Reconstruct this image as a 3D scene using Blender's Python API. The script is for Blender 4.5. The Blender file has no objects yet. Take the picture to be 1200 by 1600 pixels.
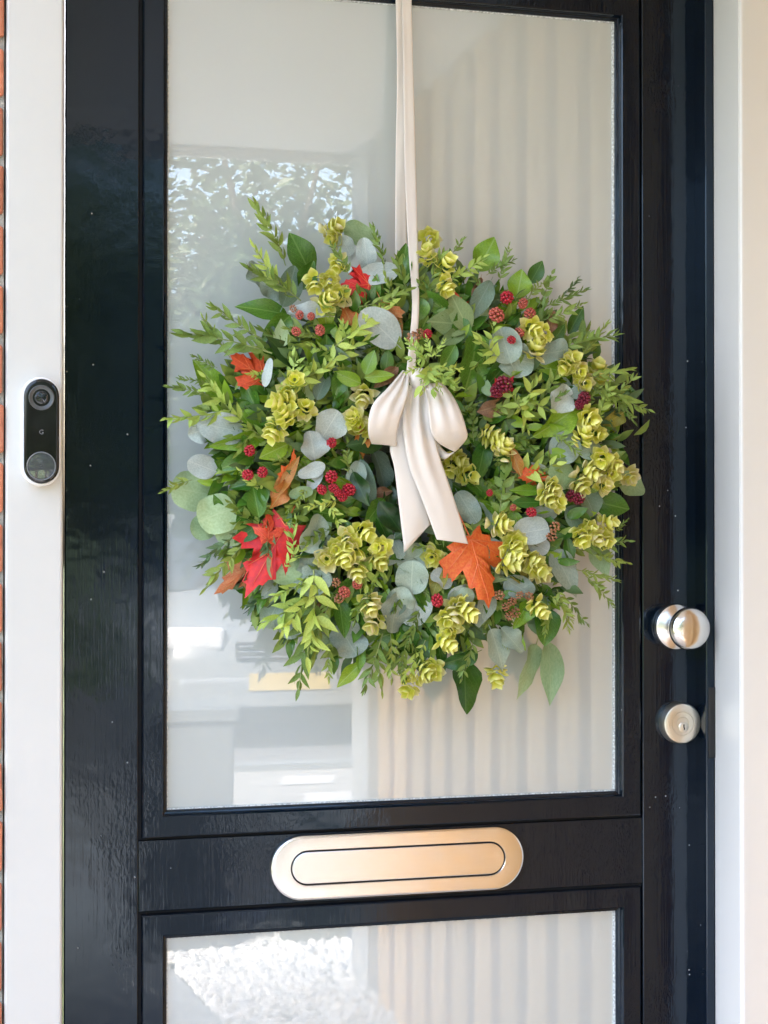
import bpy, bmesh, math, random
from mathutils import Vector, Matrix, Euler, noise
R = math.radians
random.seed(7)
sc = bpy.context.scene
col = sc.collection

# ------------------------------------------------------------------ camera
F_PX, YAW, PITCH = 2600.0, R(14.5), R(0.55)
CAM = Vector((0.0, -2.397, 1.40))
fwd = Vector((math.sin(YAW)*math.cos(PITCH), math.cos(YAW)*math.cos(PITCH), math.sin(PITCH)))
rgt = Vector((math.cos(YAW), -math.sin(YAW), 0))
upv = rgt.cross(fwd)
cd = bpy.data.cameras.new('camera')
cam = bpy.data.objects.new('camera', cd)
col.objects.link(cam)
cam.matrix_world = Matrix(((rgt.x, upv.x, -fwd.x, CAM.x), (rgt.y, upv.y, -fwd.y, CAM.y),
                           (rgt.z, upv.z, -fwd.z, CAM.z), (0, 0, 0, 1)))
cd.sensor_fit = 'VERTICAL'
cd.sensor_height = 36
cd.lens = F_PX/1600*36
cd.clip_start, cd.clip_end = 0.05, 400
sc.camera = cam

# ------------------------------------------------------------------ sky, sun, exposure
SUN_EL, SUN_AZ = R(44), R(312)          # azimuth measured from +Y clockwise
w = bpy.data.worlds.new('World'); sc.world = w; w.use_nodes = True
nt = w.node_tree
sky = nt.nodes.new('ShaderNodeTexSky'); sky.sky_type = 'NISHITA'; sky.sun_disc = False
sky.sun_elevation = SUN_EL; sky.sun_rotation = SUN_AZ
sky.air_density = 1.0; sky.dust_density = 7.0; sky.ozone_density = 1.0
bg = nt.nodes['Background']; bg.inputs['Strength'].default_value = 0.15
nt.links.new(sky.outputs[0], bg.inputs[0])
sd = bpy.data.lights.new('sun', 'SUN'); sd.energy = 2.1; sd.angle = R(12); sd.color = (1, .95, .88)
sun = bpy.data.objects.new('sun', sd); col.objects.link(sun)
to_sun = Vector((math.sin(SUN_AZ)*math.cos(SUN_EL), math.cos(SUN_AZ)*math.cos(SUN_EL), math.sin(SUN_EL)))
sun.rotation_euler = to_sun.to_track_quat('Z', 'Y').to_euler()
vs = sc.view_settings
vs.view_transform = 'Standard'; vs.look = 'None'; vs.gamma = 1; vs.use_curve_mapping = False
vs.exposure = 3.36
sc.cycles.max_bounces = 8
sc.cycles.diffuse_bounces = 4
sc.cycles.sample_clamp_indirect = 3.0
sc.cycles.caustics_reflective = False; sc.cycles.caustics_refractive = False

def P(x, y, h=0.0):
    """point that the photograph shows at pixel x, y, on the plane h metres in front of the door face"""
    d = fwd + rgt*((x-600)/F_PX) + upv*((800-y)/F_PX)
    t = (-h-CAM.y)/d.y
    return CAM + d*t
PXM = 1/1050.0                            # metres per pixel near the door

# ------------------------------------------------------------------ helpers
WM = {}
def put(o, parent=None, m=None):
    col.objects.link(o)
    if m is not None: o.matrix_basis = m
    WM[o.name] = o.matrix_basis.copy()
    if parent is not None:
        o.parent = parent
        o.matrix_parent_inverse = WM[parent.name].inverted()
    return o
def tag(o, label=None, cat=None, group=None, kind=None):
    if label: o['label'] = label
    if cat: o['category'] = cat
    if group: o['group'] = group
    if kind: o['kind'] = kind
    return o
def empty(name, loc, label=None, cat=None, group=None):
    o = bpy.data.objects.new(name, None); o.empty_display_size = .05
    put(o, None, Matrix.Translation(Vector(loc)))
    return tag(o, label, cat, group)
def mesh(name, vs_, fs, mats, smooth=False, mi=None):
    me = bpy.data.meshes.new(name)
    me.from_pydata([tuple(v) for v in vs_], [], fs)
    for m in (mats if isinstance(mats, (list, tuple)) else [mats]): me.materials.append(m)
    if mi:
        for p, i in zip(me.polygons, mi): p.material_index = i
    if smooth:
        for p in me.polygons: p.use_smooth = True
    me.update()
    return me
def obj(name, me, parent=None, m=None):
    return put(bpy.data.objects.new(name, me), parent, m)
def bm_obj(name, bm, mat, parent=None, smooth=False, m=None):
    bmesh.ops.recalc_face_normals(bm, faces=bm.faces[:])
    me = bpy.data.meshes.new(name); bm.to_mesh(me); bm.free()
    for x in (mat if isinstance(mat, (list, tuple)) else [mat]): me.materials.append(x)
    if smooth:
        for p in me.polygons: p.use_smooth = True
    return obj(name, me, parent, m)
def bm_box(bm, x0, x1, y0, y1, z0, z1, bev=0.0, seg=2):
    r = bmesh.ops.create_cube(bm, size=1)
    for v in r['verts']:
        v.co = Vector((x0+(v.co.x+.5)*(x1-x0), y0+(v.co.y+.5)*(y1-y0), z0+(v.co.z+.5)*(z1-z0)))
    if bev:
        es = list({e for v in r['verts'] for e in v.link_edges})
        bmesh.ops.bevel(bm, geom=es, offset=bev, segments=seg, affect='EDGES', profile=.5)
def box(name, x0, x1, y0, y1, z0, z1, mat, parent=None, bev=0.0, seg=2):
    bm = bmesh.new(); bm_box(bm, x0, x1, y0, y1, z0, z1, bev, seg)
    return bm_obj(name, bm, mat, parent)
def lathe(name, prof, mat, parent, loc, n=48, axis=Vector((0, -1, 0)), smooth=True):
    """prof: (radius, height along axis)"""
    vs_, fs = [], []
    q = axis.to_track_quat('Z', 'Y')
    for r, h in prof:
        for k in range(n):
            a = 2*math.pi*k/n
            vs_.append(q @ Vector((r*math.cos(a), r*math.sin(a), h)) + Vector(loc))
    for i in range(len(prof)-1):
        for k in range(n):
            fs.append((i*n+k, i*n+(k+1) % n, (i+1)*n+(k+1) % n, (i+1)*n+k))
    me = mesh(name, vs_, fs, mat)
    bm = bmesh.new(); bm.from_mesh(me)
    bmesh.ops.remove_doubles(bm, verts=bm.verts[:], dist=1e-6)
    bmesh.ops.recalc_face_normals(bm, faces=bm.faces[:])
    bm.to_mesh(me); bm.free()
    if smooth:
        for p in me.polygons: p.use_smooth = True
        me.set_sharp_from_angle(angle=R(35))
    return obj(name, me, parent)

# ------------------------------------------------------------------ materials
class NT:
    def __init__(s, name):
        s.m = bpy.data.materials.new(name); s.m.use_nodes = True
        s.t = s.m.node_tree; s.b = s.t.nodes['Principled BSDF']; s.out = s.t.nodes['Material Output']
    def n(s, typ, **kw):
        x = s.t.nodes.new(typ)
        for k, v in kw.items():
            if k in x.inputs.keys() if hasattr(x.inputs, 'keys') else False: x.inputs[k].default_value = v
            else: setattr(x, k, v)
        return x
    def l(s, a, b): s.t.links.new(a, b)
    def set(s, **kw):
        for k, v in kw.items(): s.b.inputs[k.replace('_', ' ')].default_value = v
    def coords(s, scale=(1, 1, 1), kind='Object'):
        tc = s.n('ShaderNodeTexCoord'); mp = s.n('ShaderNodeMapping')
        mp.inputs['Scale'].default_value = scale
        s.l(tc.outputs[kind], mp.inputs['Vector']); return mp.outputs[0]
    def noise(s, vec, scale, detail=4, rough=.55):
        x = s.n('ShaderNodeTexNoise'); x.inputs['Scale'].default_value = scale
        x.inputs['Detail'].default_value = detail; x.inputs['Roughness'].default_value = rough
        s.l(vec, x.inputs['Vector']); return x.outputs['Fac']
    def ramp(s, fac, stops):
        x = s.n('ShaderNodeValToRGB'); e = x.color_ramp.elements
        while len(e) < len(stops): e.new(.5)
        for el, (p, c) in zip(e, stops):
            el.position = p; el.color = (*c, 1) if len(c) == 3 else c
        s.l(fac, x.inputs[0]); return x.outputs[0]
    def mix(s, a, b, fac, blend='MIX'):
        x = s.n('ShaderNodeMix'); x.data_type = 'RGBA'; x.blend_type = blend
        for v, i in ((fac, 0), (a, 6), (b, 7)):
            if hasattr(v, 'links'): s.l(v, x.inputs[i])
            else: x.inputs[i].default_value = v if i == 0 else (*v, 1)
        return x.outputs[2]
    def math(s, op, a, b=0.0):
        x = s.n('ShaderNodeMath'); x.operation = op
        for v, i in ((a, 0), (b, 1)):
            if hasattr(v, 'links'): s.l(v, x.inputs[i])
            else: x.inputs[i].default_value = v
        return x.outputs[0]
    def bump(s, h, strength=.3, dist=.001, prev=None):
        x = s.n('ShaderNodeBump'); x.inputs['Strength'].default_value = strength
        x.inputs['Distance'].default_value = dist; s.l(h, x.inputs['Height'])
        if prev is not None: s.l(prev, x.inputs['Normal'])
        return x.outputs[0]

def plain(name, c, rough=.5, metal=0.0, nscale=40, amt=.12, bump=.0, bdist=.001, ior=1.5):
    k = NT(name); v = k.coords()
    f = k.noise(v, nscale, 5)
    lo = tuple(x*(1-amt) for x in c); hi = tuple(min(1, x*(1+amt)) for x in c)
    k.l(k.ramp(f, [(.3, lo), (.7, hi)]), k.b.inputs['Base Color'])
    k.set(Roughness=rough, Metallic=metal, IOR=ior)
    if bump: k.l(k.bump(k.noise(v, nscale*3, 4), bump, bdist), k.b.inputs['Normal'])
    return k.m

def black_paint():
    k = NT('black_gloss_paint')
    v = k.coords()
    # brush marks run along the grain; dust nibs and small pale chips in the paint film
    vb = k.coords((260, 260, 9))
    br = k.noise(vb, 1, 3)
    wv = k.noise(v, 22, 2)
    orange = k.noise(k.coords((1, 1, .45)), 240, 2)
    n1 = k.bump(br, .16, .0006)
    n2 = k.bump(wv, .10, .004, n1)
    pn = k.ramp(k.noise(v, 5.5, 3), [(.48, (0, 0, 0)), (.62, (1, 1, 1))])
    ob = k.n('ShaderNodeMath'); ob.operation = 'MULTIPLY'; k.l(orange, ob.inputs[0]); k.l(pn, ob.inputs[1])
    n3 = k.bump(ob.outputs[0], .22, .0012, n2)
    vo = k.n('ShaderNodeTexVoronoi'); vo.inputs['Scale'].default_value = 62; k.l(v, vo.inputs['Vector'])
    near = k.ramp(vo.outputs['Distance'], [(.05, (1, 1, 1)), (.085, (0, 0, 0))])
    sel = k.ramp(vo.outputs['Color'], [(.85, (0, 0, 0)), (.86, (1, 1, 1))])
    chip = k.math('MULTIPLY', near, sel)
    c = k.mix((.003, .0075, .016), (.42, .44, .45), chip)
    k.l(c, k.b.inputs['Base Color'])
    rr = k.ramp(k.noise(v, 14, 4), [(.35, (.05,)*3), (.75, (.13,)*3)])
    k.l(rr, k.b.inputs['Roughness'])
    k.l(n3, k.b.inputs['Normal'])
    k.set(IOR=1.5); k.b.inputs['Specular Tint'].default_value = (.76, .89, 1, 1)
    return k.m

def white_paint(name, c=(.625, .614, .58), rough=.32):
    k = NT(name); v = k.coords()
    f = k.noise(v, 3.2, 4)
    base = k.ramp(f, [(.3, tuple(x*.955 for x in c)), (.7, c)])
    vo = k.n('ShaderNodeTexVoronoi'); vo.inputs['Scale'].default_value = 26; k.l(v, vo.inputs['Vector'])
    near = k.ramp(vo.outputs['Distance'], [(.03, (1, 1, 1)), (.06, (0, 0, 0))])
    sel = k.ramp(vo.outputs['Color'], [(.955, (0, 0, 0)), (.965, (1, 1, 1))])
    c2 = k.mix(base, (.38, .35, .30), k.math('MULTIPLY', k.math('MULTIPLY', near, sel), .8))
    k.l(c2, k.b.inputs['Base Color'])
    n = k.bump(k.noise(k.coords((160, 160, 6)), 1, 3), .12, .0006)
    n = k.bump(k.noise(v, 9, 3), .08, .004, n)
    k.l(n, k.b.inputs['Normal']); k.set(Roughness=rough)
    return k.m

def milky_glass():
    # clear outer face, pale frosted backing
    k = NT('frosted_glass'); v = k.coords()
    f = k.noise(v, 1.6, 3)
    k.l(k.ramp(f, [(.3, (.525, .575, .57)), (.7, (.56, .605, .595))]), k.b.inputs['Base Color'])
    k.set(Roughness=.004, IOR=2.2)
    k.l(k.bump(k.noise(v, 4, 2), .003, .004), k.b.inputs['Normal'])
    return k.m

def satin(name, c=(.80, .77, .73), rough=.24, sc_=(8, 8, 700), bmp=.05):
    k = NT(name); v = k.coords(sc_)
    f = k.noise(v, 1, 3)
    k.l(k.ramp(f, [(.3, tuple(x*.93 for x in c)), (.7, c)]), k.b.inputs['Base Color'])
    k.l(k.ramp(k.noise(k.coords(), 30, 4), [(.3, (rough*.85,)*3), (.7, (rough*1.2,)*3)]), k.b.inputs['Roughness'])
    k.set(Metallic=1.0)
    return k.m

def leaf_mat(name, c, c2=None, rib=None, rough=.42, trans=.18, var=.25, mottle=30, ribw=.035, sheen=0, cut=None):
    k = NT(name)
    g = k.coords(kind='Generated')
    oi = k.n('ShaderNodeObjectInfo')
    c2 = c2 or tuple(x*.6 for x in c)
    f = k.noise(k.coords(), mottle, 4)
    base = k.mix(c2, c, k.ramp(f, [(.36, (0, 0, 0)), (.64, (1, 1, 1))]))
    if rib:
        sx = k.n('ShaderNodeSeparateXYZ'); k.l(g, sx.inputs[0])
        d = k.math('ABSOLUTE', k.math('SUBTRACT', sx.outputs[0], .5))
        m = k.ramp(d, [(ribw*.4, (1, 1, 1)), (ribw, (0, 0, 0))])
        # side veins
        vv = k.math('SINE', k.math('MULTIPLY', k.math('SUBTRACT', sx.outputs[1], k.math('MULTIPLY', d, .9)), 46))
        vm = k.ramp(vv, [(.90, (0, 0, 0)), (1.0, (.45, .45, .45))])
        base = k.mix(base, rib, k.math('MULTIPLY', k.math('MAXIMUM', m, vm), .75))
    sp = k.ramp(k.noise(k.coords(kind='Generated'), 3.2, 6, .75), [(.66, (0, 0, 0)), (.72, (1, 1, 1))])
    base = k.mix(base, tuple(x*.45+.03 for x in (c[0]*1.4, c[1]*.8, c[2]*.6)), k.math('MULTIPLY', sp, .55))
    hs = k.n('ShaderNodeHueSaturation')
    k.l(base, hs.inputs['Color'])
    k.l(k.math('ADD', k.math('MULTIPLY', oi.outputs['Random'], 2*var), 1-var), hs.inputs['Value'])
    k.l(k.math('ADD', k.math('MULTIPLY', oi.outputs['Random'], -.035), .517), hs.inputs['Hue'])
    k.l(hs.outputs[0], k.b.inputs['Base Color'])
    k.set(Roughness=rough)
    k.l(k.bump(k.noise(k.coords(), 160, 3), .15, .001), k.b.inputs['Normal'])
    if trans:
        t = k.n('ShaderNodeBsdfTranslucent'); k.l(hs.outputs[0], t.inputs[0])
        mx = k.n('ShaderNodeMixShader'); mx.inputs[0].default_value = trans
        k.l(k.b.outputs[0], mx.inputs[1]); k.l(t.outputs[0], mx.inputs[2]); k.l(mx.outputs[0], k.out.inputs[0])
    return k.m

def wood_clad():
    k = NT('stained_timber')
    oi = k.n('ShaderNodeObjectInfo')
    v = k.coords((34, 34, 1.3))
    f = k.noise(v, 1.5, 6, .6)
    c = k.ramp(f, [(.25, (.43, .25, .09)), (.5, (.56, .335, .125)), (.75, (.63, .40, .17))])
    hs = k.n('ShaderNodeHueSaturation'); k.l(c, hs.inputs['Color'])
    k.l(k.math('ADD', k.math('MULTIPLY', oi.outputs['Random'], .3), .85), hs.inputs['Value'])
    k.l(hs.outputs[0], k.b.inputs['Base Color']); k.set(Roughness=.6)
    k.l(k.bump(f, .2, .001), k.b.inputs['Normal'])
    return k.m

def brick_mat():
    k = NT('orange_brick'); oi = k.n('ShaderNodeObjectInfo'); v = k.coords()
    f = k.noise(v, 60, 6, .65)
    c = k.ramp(f, [(.25, (.42, .14, .075)), (.5, (.62, .22, .12)), (.75, (.68, .33, .22))])
    hs = k.n('ShaderNodeHueSaturation'); k.l(c, hs.inputs['Color'])
    k.l(k.math('ADD', k.math('MULTIPLY', oi.outputs['Random'], .5), .72), hs.inputs['Value'])
    k.l(hs.outputs[0], k.b.inputs['Base Color']); k.set(Roughness=.85)
    k.l(k.bump(k.noise(v, 220, 4), .6, .002), k.b.inputs['Normal'])
    return k.m

def brick_far():
    k = NT('brickwork'); tc = k.n('ShaderNodeTexCoord'); mp = k.n('ShaderNodeMapping'); mp.inputs['Rotation'].default_value = (R(-90), 0, 0)
    k.l(tc.outputs['Object'], mp.inputs[0])
    b = k.n('ShaderNodeTexBrick'); k.l(mp.outputs[0], b.inputs[0])
    for n_, v in (('Color1', (.42, .15, .08, 1)), ('Color2', (.52, .22, .13, 1)), ('Mortar', (.34, .32, .28, 1)), ('Scale', 1.0), ('Mortar Size', .006), ('Brick Width', .217), ('Row Height', .0795)): b.inputs[n_].default_value = v
    k.l(b.outputs[0], k.b.inputs['Base Color']); k.set(Roughness=.9); k.l(k.bump(b.outputs[1], -.5, .004), k.b.inputs['Normal'])
    return k.m
def satin_ribbon():
    k = NT('cream_satin'); v = k.coords()
    f = k.noise(v, 9, 3)
    k.l(k.ramp(f, [(.3, (.80, .735, .665)), (.7, (.85, .79, .725))]), k.b.inputs['Base Color'])
    k.set(Roughness=.42)
    k.b.inputs['Sheen Weight'].default_value = .25
    n = k.bump(k.noise(k.coords((900, 900, 900)), 1, 2), .06, .0004)
    n = k.bump(k.noise(k.coords((60, 60, 9)), 1, 3), .18, .002, n)
    k.l(n, k.b.inputs['Normal'])
    t = k.n('ShaderNodeBsdfTranslucent'); t.inputs[0].default_value = (.84, .72, .6, 1)
    mx = k.n('ShaderNodeMixShader'); mx.inputs[0].default_value = .12
    k.l(k.b.outputs[0], mx.inputs[1]); k.l(t.outputs[0], mx.inputs[2]); k.l(mx.outputs[0], k.out.inputs[0])
    return k.m

M = dict(
    black=black_paint(), white=white_paint('white_frame_paint'), ceil=white_paint('white_ceiling_paint', (.84, .86, .88), .6),
    glass=milky_glass(), satin=satin('satin_steel'), satinr=satin('turned_steel', rough=.2, sc_=(60, 60, 60), bmp=.02),
    letter=satin('brushed_steel', (.80, .79, .775), .22),
    nickel=satin('dull_nickel', (.80, .76, .66), .36, (60, 60, 60), .03),
    dark=plain('dark_gap', (.006, .006, .007), .7), seal=plain('black_plastic', (.008, .008, .009), .45),
    clad=wood_clad(), brickfar=brick_far(), brick=brick_mat(), mortar=plain('grey_mortar', (.34, .32, .28), .95, nscale=90, amt=.3, bump=.6, bdist=.002),
    ribbon=satin_ribbon(),
    shell=plain('white_plastic', (.88, .88, .87), .35, amt=.02), face=plain('black_gloss_plastic', (.005, .006, .006), .06, amt=.05),
    lensring=plain('grey_lens_ring', (.07, .075, .075), .3), lens=plain('dark_lens', (.01, .012, .014), .03),
    mark=plain('grey_print', (.16, .16, .165), .3), btn=plain('mirror_button', (.05, .055, .065), .04, ior=2.2), btnring=plain('grey_button_ring', (.16, .17, .18), .25),
    tile=plain('grey_paving', (.27, .28, .285), .8, nscale=14, amt=.25, bump=.3), road=plain('asphalt', (.075, .075, .078), .9, nscale=25, amt=.3, bump=.5, bdist=.004),
    earth=plain('lawn_ground', (.06, .085, .03), .95, nscale=4, amt=.4), pave=plain('pavement_slabs', (.17, .168, .162), .85, nscale=7, amt=.2),
    pebble=plain('white_pebble', (.62, .62, .61), .6, nscale=18, amt=.2), mark_w=plain('white_road_paint', (.28, .28, .28), .7),
    zinc=plain('grey_planter', (.17, .19, .18), .6, nscale=12, amt=.2), concrete=plain('concrete', (.10, .11, .115), .8, nscale=15, amt=.2, bump=.3),
    bark=plain('bark', (.075, .055, .04), .95, nscale=30, amt=.4, bump=.8, bdist=.01),
    treeleaf=leaf_mat('tree_leaf', (.065, .10, .03), (.04, .07, .018), rough=.5, trans=.25, mottle=.8),
    car=plain('grey_car_paint', (.13, .14, .15), .18, amt=.03), carglass=plain('car_glass', (.015, .017, .018), .02, ior=1.7),
    lamp=plain('headlamp', (.34, .35, .37), .1), plate=plain('yellow_plate', (.34, .25, .07), .45), rubber=plain('rubber', (.012, .012, .012), .85), alloy=satin('alloy', (.6, .6, .6), .35),
    sealant=plain('sealant_highlight', (.62, .66, .68), .2, nscale=300, amt=.5),
    cornerp=plain('pale_grey_paint', (.42, .42, .41), .5, amt=.05),
    klinker=plain('brown_clinker_paving', (.165, .15, .138), .85, nscale=9, amt=.3, bump=.4, bdist=.003), white_lit=white_paint('white_frame_paint_lit', (.80, .80, .79), .25),  # last one: frame white made brighter, light on the jamb put into the colour
    porchtile=plain('pale_porch_tile', (.46, .44, .40), .6, nscale=10, amt=.15),
    chrome=satin('chrome', (.8, .8, .8), .1),
)

# ================================================================== SETTING
def sheet(name, x0, x1, y0, y1, z, mat, nx=1, ny=1):
    me = mesh(name, [(x0, y0, z), (x1, y0, z), (x1, y1, z), (x0, y1, z)], [(0, 1, 2, 3)], mat)
    return tag(obj(name, me), kind='structure')
CX = 1.20            # face of the clad side wall
PD = 2.60            # depth of the porch
CZ = 2.56            # ceiling height
sheet('ground', -120, 120, -160, 60, -.020, M['earth'])
sheet('road', -120, 120, -12.5, -7.2, -.008, M['road'])
k_ = box('kerb', -40, 40, -7.2, -7.05, -.02, .035, M['concrete']); tag(k_, kind='structure')
sheet('pavement', -40, 40, -7.05, -5.2, -.004, M['pave'])
sheet('driveway', -40, 40, -5.2, -3.6, -.012, M['klinker'])
sheet('porch_floor', -1.6, CX, -2.02, .3, 0.0, M['porchtile'])
for i, (a, b) in enumerate(((-6.55, -6.25), (-5.95, -5.62))):
    p = P(0, 0)
    me = mesh('painted_marking', [(1.80, a-.25, .001), (2.10, a-.25, .001), (2.02, b-.25, .001), (1.72, b-.25, .001)], [(0, 1, 2, 3)], M['mark_w'])
    tag(obj('painted_marking', me), kind='structure')
# garden path, cutting diagonally past the pebble bed
me = mesh('garden_path', [(-1.6, -2.022, .004), (.755, -2.022, .004), (.657, -3.0, .004), (.50, -5.2, .004), (-1.9, -5.2, .004)], [(0, 1, 2, 3, 4)], M['tile'])
tag(obj('garden_path', me), kind='structure')
# white pebbles: nobody could count them
rp = random.Random(3)
ico = bmesh.new(); bmesh.ops.create_icosphere(ico, subdivisions=1, radius=1)
iv = [v.co.copy() for v in ico.verts]; ifc = [tuple(v.index for v in f.verts) for f in ico.faces]; ico.free()
vs_, fs = [], []
def in_bed(x, y):
    return x > .755-.1*(-2.022-y)+.012
for i in range(7500):
    y = rp.uniform(-3.75, -2.03); x = rp.uniform(.5, 1.9)
    if not in_bed(x, y): continue
    s = rp.uniform(.012, .024); b = len(vs_)
    rot = Euler((rp.uniform(0, 6), rp.uniform(0, 6), rp.uniform(0, 6))).to_matrix()
    sx, sy, sz = s*rp.uniform(.8, 1.3), s, s*rp.uniform(.55, .8)
    for v in iv: vs_.append(rot @ Vector((v.x*sx, v.y*sy, v.z*sz)) + Vector((x, y, rp.uniform(.0, .012))))
    fs += [tuple(b+j for j in f) for f in ifc]
tag(obj('white_pebbles', mesh('white_pebbles', vs_, fs, M['pebble'], True)), 'white rounded pebbles mirrored in the lower pane', 'pebbles', kind='stuff')

# ceiling with a dark fascia
c = box('porch_ceiling', -.12, CX+.15, -PD, .3, CZ, CZ+.12, M['ceil'], None, .003); tag(c, kind='structure')
f = box('fascia', -.12, CX+.15, -PD-.03, -PD-.001, CZ-.03, CZ+.16, M['white'], None, .003); tag(f, kind='structure')

# clad porch wall on the right
pw = empty('porch_side_wall', (CX+.06, -PD/2, 0), 'porch side wall clad in brown upright timber boards, mirrored in the glass', 'wall')
box('backing_wall', CX+.0482, CX+.15, -PD, .30, 0, CZ-.002, M['mortar'], pw)
box('corner_board', CX-.004, CX+.048, -PD-.001, -PD+.20, .002, CZ-.003, M['cornerp'], pw, .004)
bw = .1865; nb = 14
y = -.125
bmesh_board = None
for i in range(14):
    y1, y0 = y, max(y-bw+.006, -PD+.002)
    # feathered board: thick at one edge, thin at the other, rounded nose
    prof = [(y1, CX+.048), (y1, CX+.006), (y1-.004, CX+.002), (y1-.055, CX-.001), (y1-.116, CX+.002), (y1-.120, CX+.006), (y1-.120, CX+.048)]
    vs_ = [(xx, yy, zz) for zz in (.004, CZ-.004) for yy, xx in prof]; n = len(prof)
    fs = [(j, (j+1) % n, n+(j+1) % n, n+j) for j in range(n)] + [tuple(range(n))[::-1], tuple(range(n, 2*n))]
    bm = bmesh.new(); bm.from_mesh(mesh('tmp', vs_, fs, M['clad']))
    bm_obj('board', bm, M['clad'], pw)
    box('recessed_board', CX+.036, CX+.0475, max(y1-bw-.006, -PD+.001), y1-.114, .006, CZ-.006, M['clad'], pw, .001)
    y -= bw
    if y-bw < -PD+.2: break

# ------------------------------------------------------------------ door frame (white), brick wall
X_L, X_R = P(101, 800).x, P(1101, 800).x      # door leaf edges
RB, RV = .036, .088                            # black rebate depth, white reveal depth
HF = RB+RV                                     # how far the white frame stands in front of the door
XJ = P(1117.5, 800, RB).x                      # right jamb plane
Z_TOP = P(600, 0).z + .13
fr = empty('door_frame', ((X_L+X_R)/2, 0, 0), 'white painted timber frame round the black front door', 'door frame')
xl0, xl1 = P(8, 800, HF).x, P(98.5, 800, HF).x
box('post', xl0, xl1, -HF, .08, 0, Z_TOP+.06, M['white'], fr, .004, 3)
box('post', XJ, CX+.001, -HF, .08, 0, Z_TOP+.06, M['white_lit'], fr, .004, 3)  # right post brightened by colour to make up for dim light
box('head', xl1+.0005, XJ-.0005, -HF+.002, .08, Z_TOP+.004, CZ-.002, M['white'], fr, .003)
box('jamb_lit_strip', XJ-.0012, XJ+.0003, -HF+.0045, -RB-.0002, .004, Z_TOP+.003, M['white_lit'], fr, .0005)  # thin strip over the reveal; its brighter white stands in for light
box('weather_strip', XJ-.0165, XJ-.0005, -RB+.0, .05, .01, Z_TOP, M['black'], fr, .0025)
box('weather_strip', xl1+.0003, X_L-.002, -.006, .05, .01, Z_TOP, M['dark'], fr)
kp = P(1112, 1075, RB+.012); kq = P(1112, 1186, RB+.012)
box('strike_plate', XJ-.0125, XJ+.0006, -RB-.002, -RB+.014, kq.z, kp.z, M['seal'], fr, .0015)

bwall = empty('brick_wall', (xl0-.5, -.1, 0), 'orange brick house wall left of the white door frame', 'wall')
HB = .126
box('mortar_bed', xl0-1.25, xl0-.0021, -HB+.008, .06, 0, CZ-.002, M['mortar'], bwall)
box('gap', xl0-.0019, xl0-.0003, -HB+.03, .05, 0, CZ-.002, M['dark'], bwall)
rb = random.Random(11)
def brick_mesh(L, H, D, seed):
    bm = bmesh.new(); bm_box(bm, 0, L, -D, 0, 0, H, .004, 2)
    for v in bm.verts:
        nv = noise.noise_vector(v.co*23+Vector((seed*7, 0, 0)))
        v.co += nv*.0022
    me = bpy.data.meshes.new('brick'); bm.to_mesh(me); bm.free(); me.materials.append(M['brick']); return me
BL = .205; CH = .0795
full = [brick_mesh(BL, CH-.014, .1, s) for s in range(6)]
half = [brick_mesh(BL/2-.006, CH-.014, .1, s+9) for s in range(3)]
z0 = P(4, 880, HB).z - 14*CH - .012
row = 0; z = z0
while z < CZ-CH:
    if z > -.02:
        x = xl0-.0022-rb.uniform(0, .0015)
        if row % 2:
            obj('brick', rb.choice(half), bwall, Matrix.Translation((x-(BL/2-.006), -HB+.1+rb.uniform(-.002, .002), z))); x -= BL/2+.006
        for i in range(5):
            obj('brick', rb.choice(full), bwall, Matrix.Translation((x-BL, -HB+.1+rb.uniform(-.003, .002), z))); x -= BL+.012
    z += CH; row += 1

# the rest of the house front, unseen, added and sized for its shadow
hs_ = empty('unseen_house_front', (-3, .4, 0), 'unseen orange brick house front above and beside the porch, sized for its shadow', 'house')
for a in ((xl0-6, xl0-1.26, -.115, .3, 0, CZ), (CX+.16, CX+6, -.115, .3, 0, CZ), (xl0-6, CX+6, -.112, .3, CZ+.125, 3.7)):
    box('wall', *a, M['brickfar'], hs_)
box('roof', xl0-6.2, CX+6.2, -.30, 4, 3.702, 3.85, M['road'], hs_)

# ------------------------------------------------------------------ the door
door = empty('front_door', ((X_L+X_R)/2, .02, 0), 'glossy black front door with two frosted panes', 'door')
mo_l, mo_r = P(217, 800).x, P(1003.5, 800).x                    # moulding outer edges
z_mo_t = P(600, 0).z + .040; z_mo_b = P(610, 1296).z            # upper panel, outer
z_lo_t = P(600, 1403.5).z; z_lo_b = .22
GV = .0035                                                      # shadow groove round the mouldings
DT = .045
box('stile', X_L, mo_l, 0, DT, .01, Z_TOP-.003, M['black'], door, .0018)
box('stile', mo_r, X_R, 0, DT, .01, Z_TOP-.003, M['black'], door, .0018)
for a, b in ((z_mo_t, Z_TOP-.003), (z_lo_t, z_mo_b), (.01, z_lo_b)):
    box('rail', mo_l+.0002, mo_r-.0002, .0006, DT, a, b, M['black'], door, .0012)
MW = .0385
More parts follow.
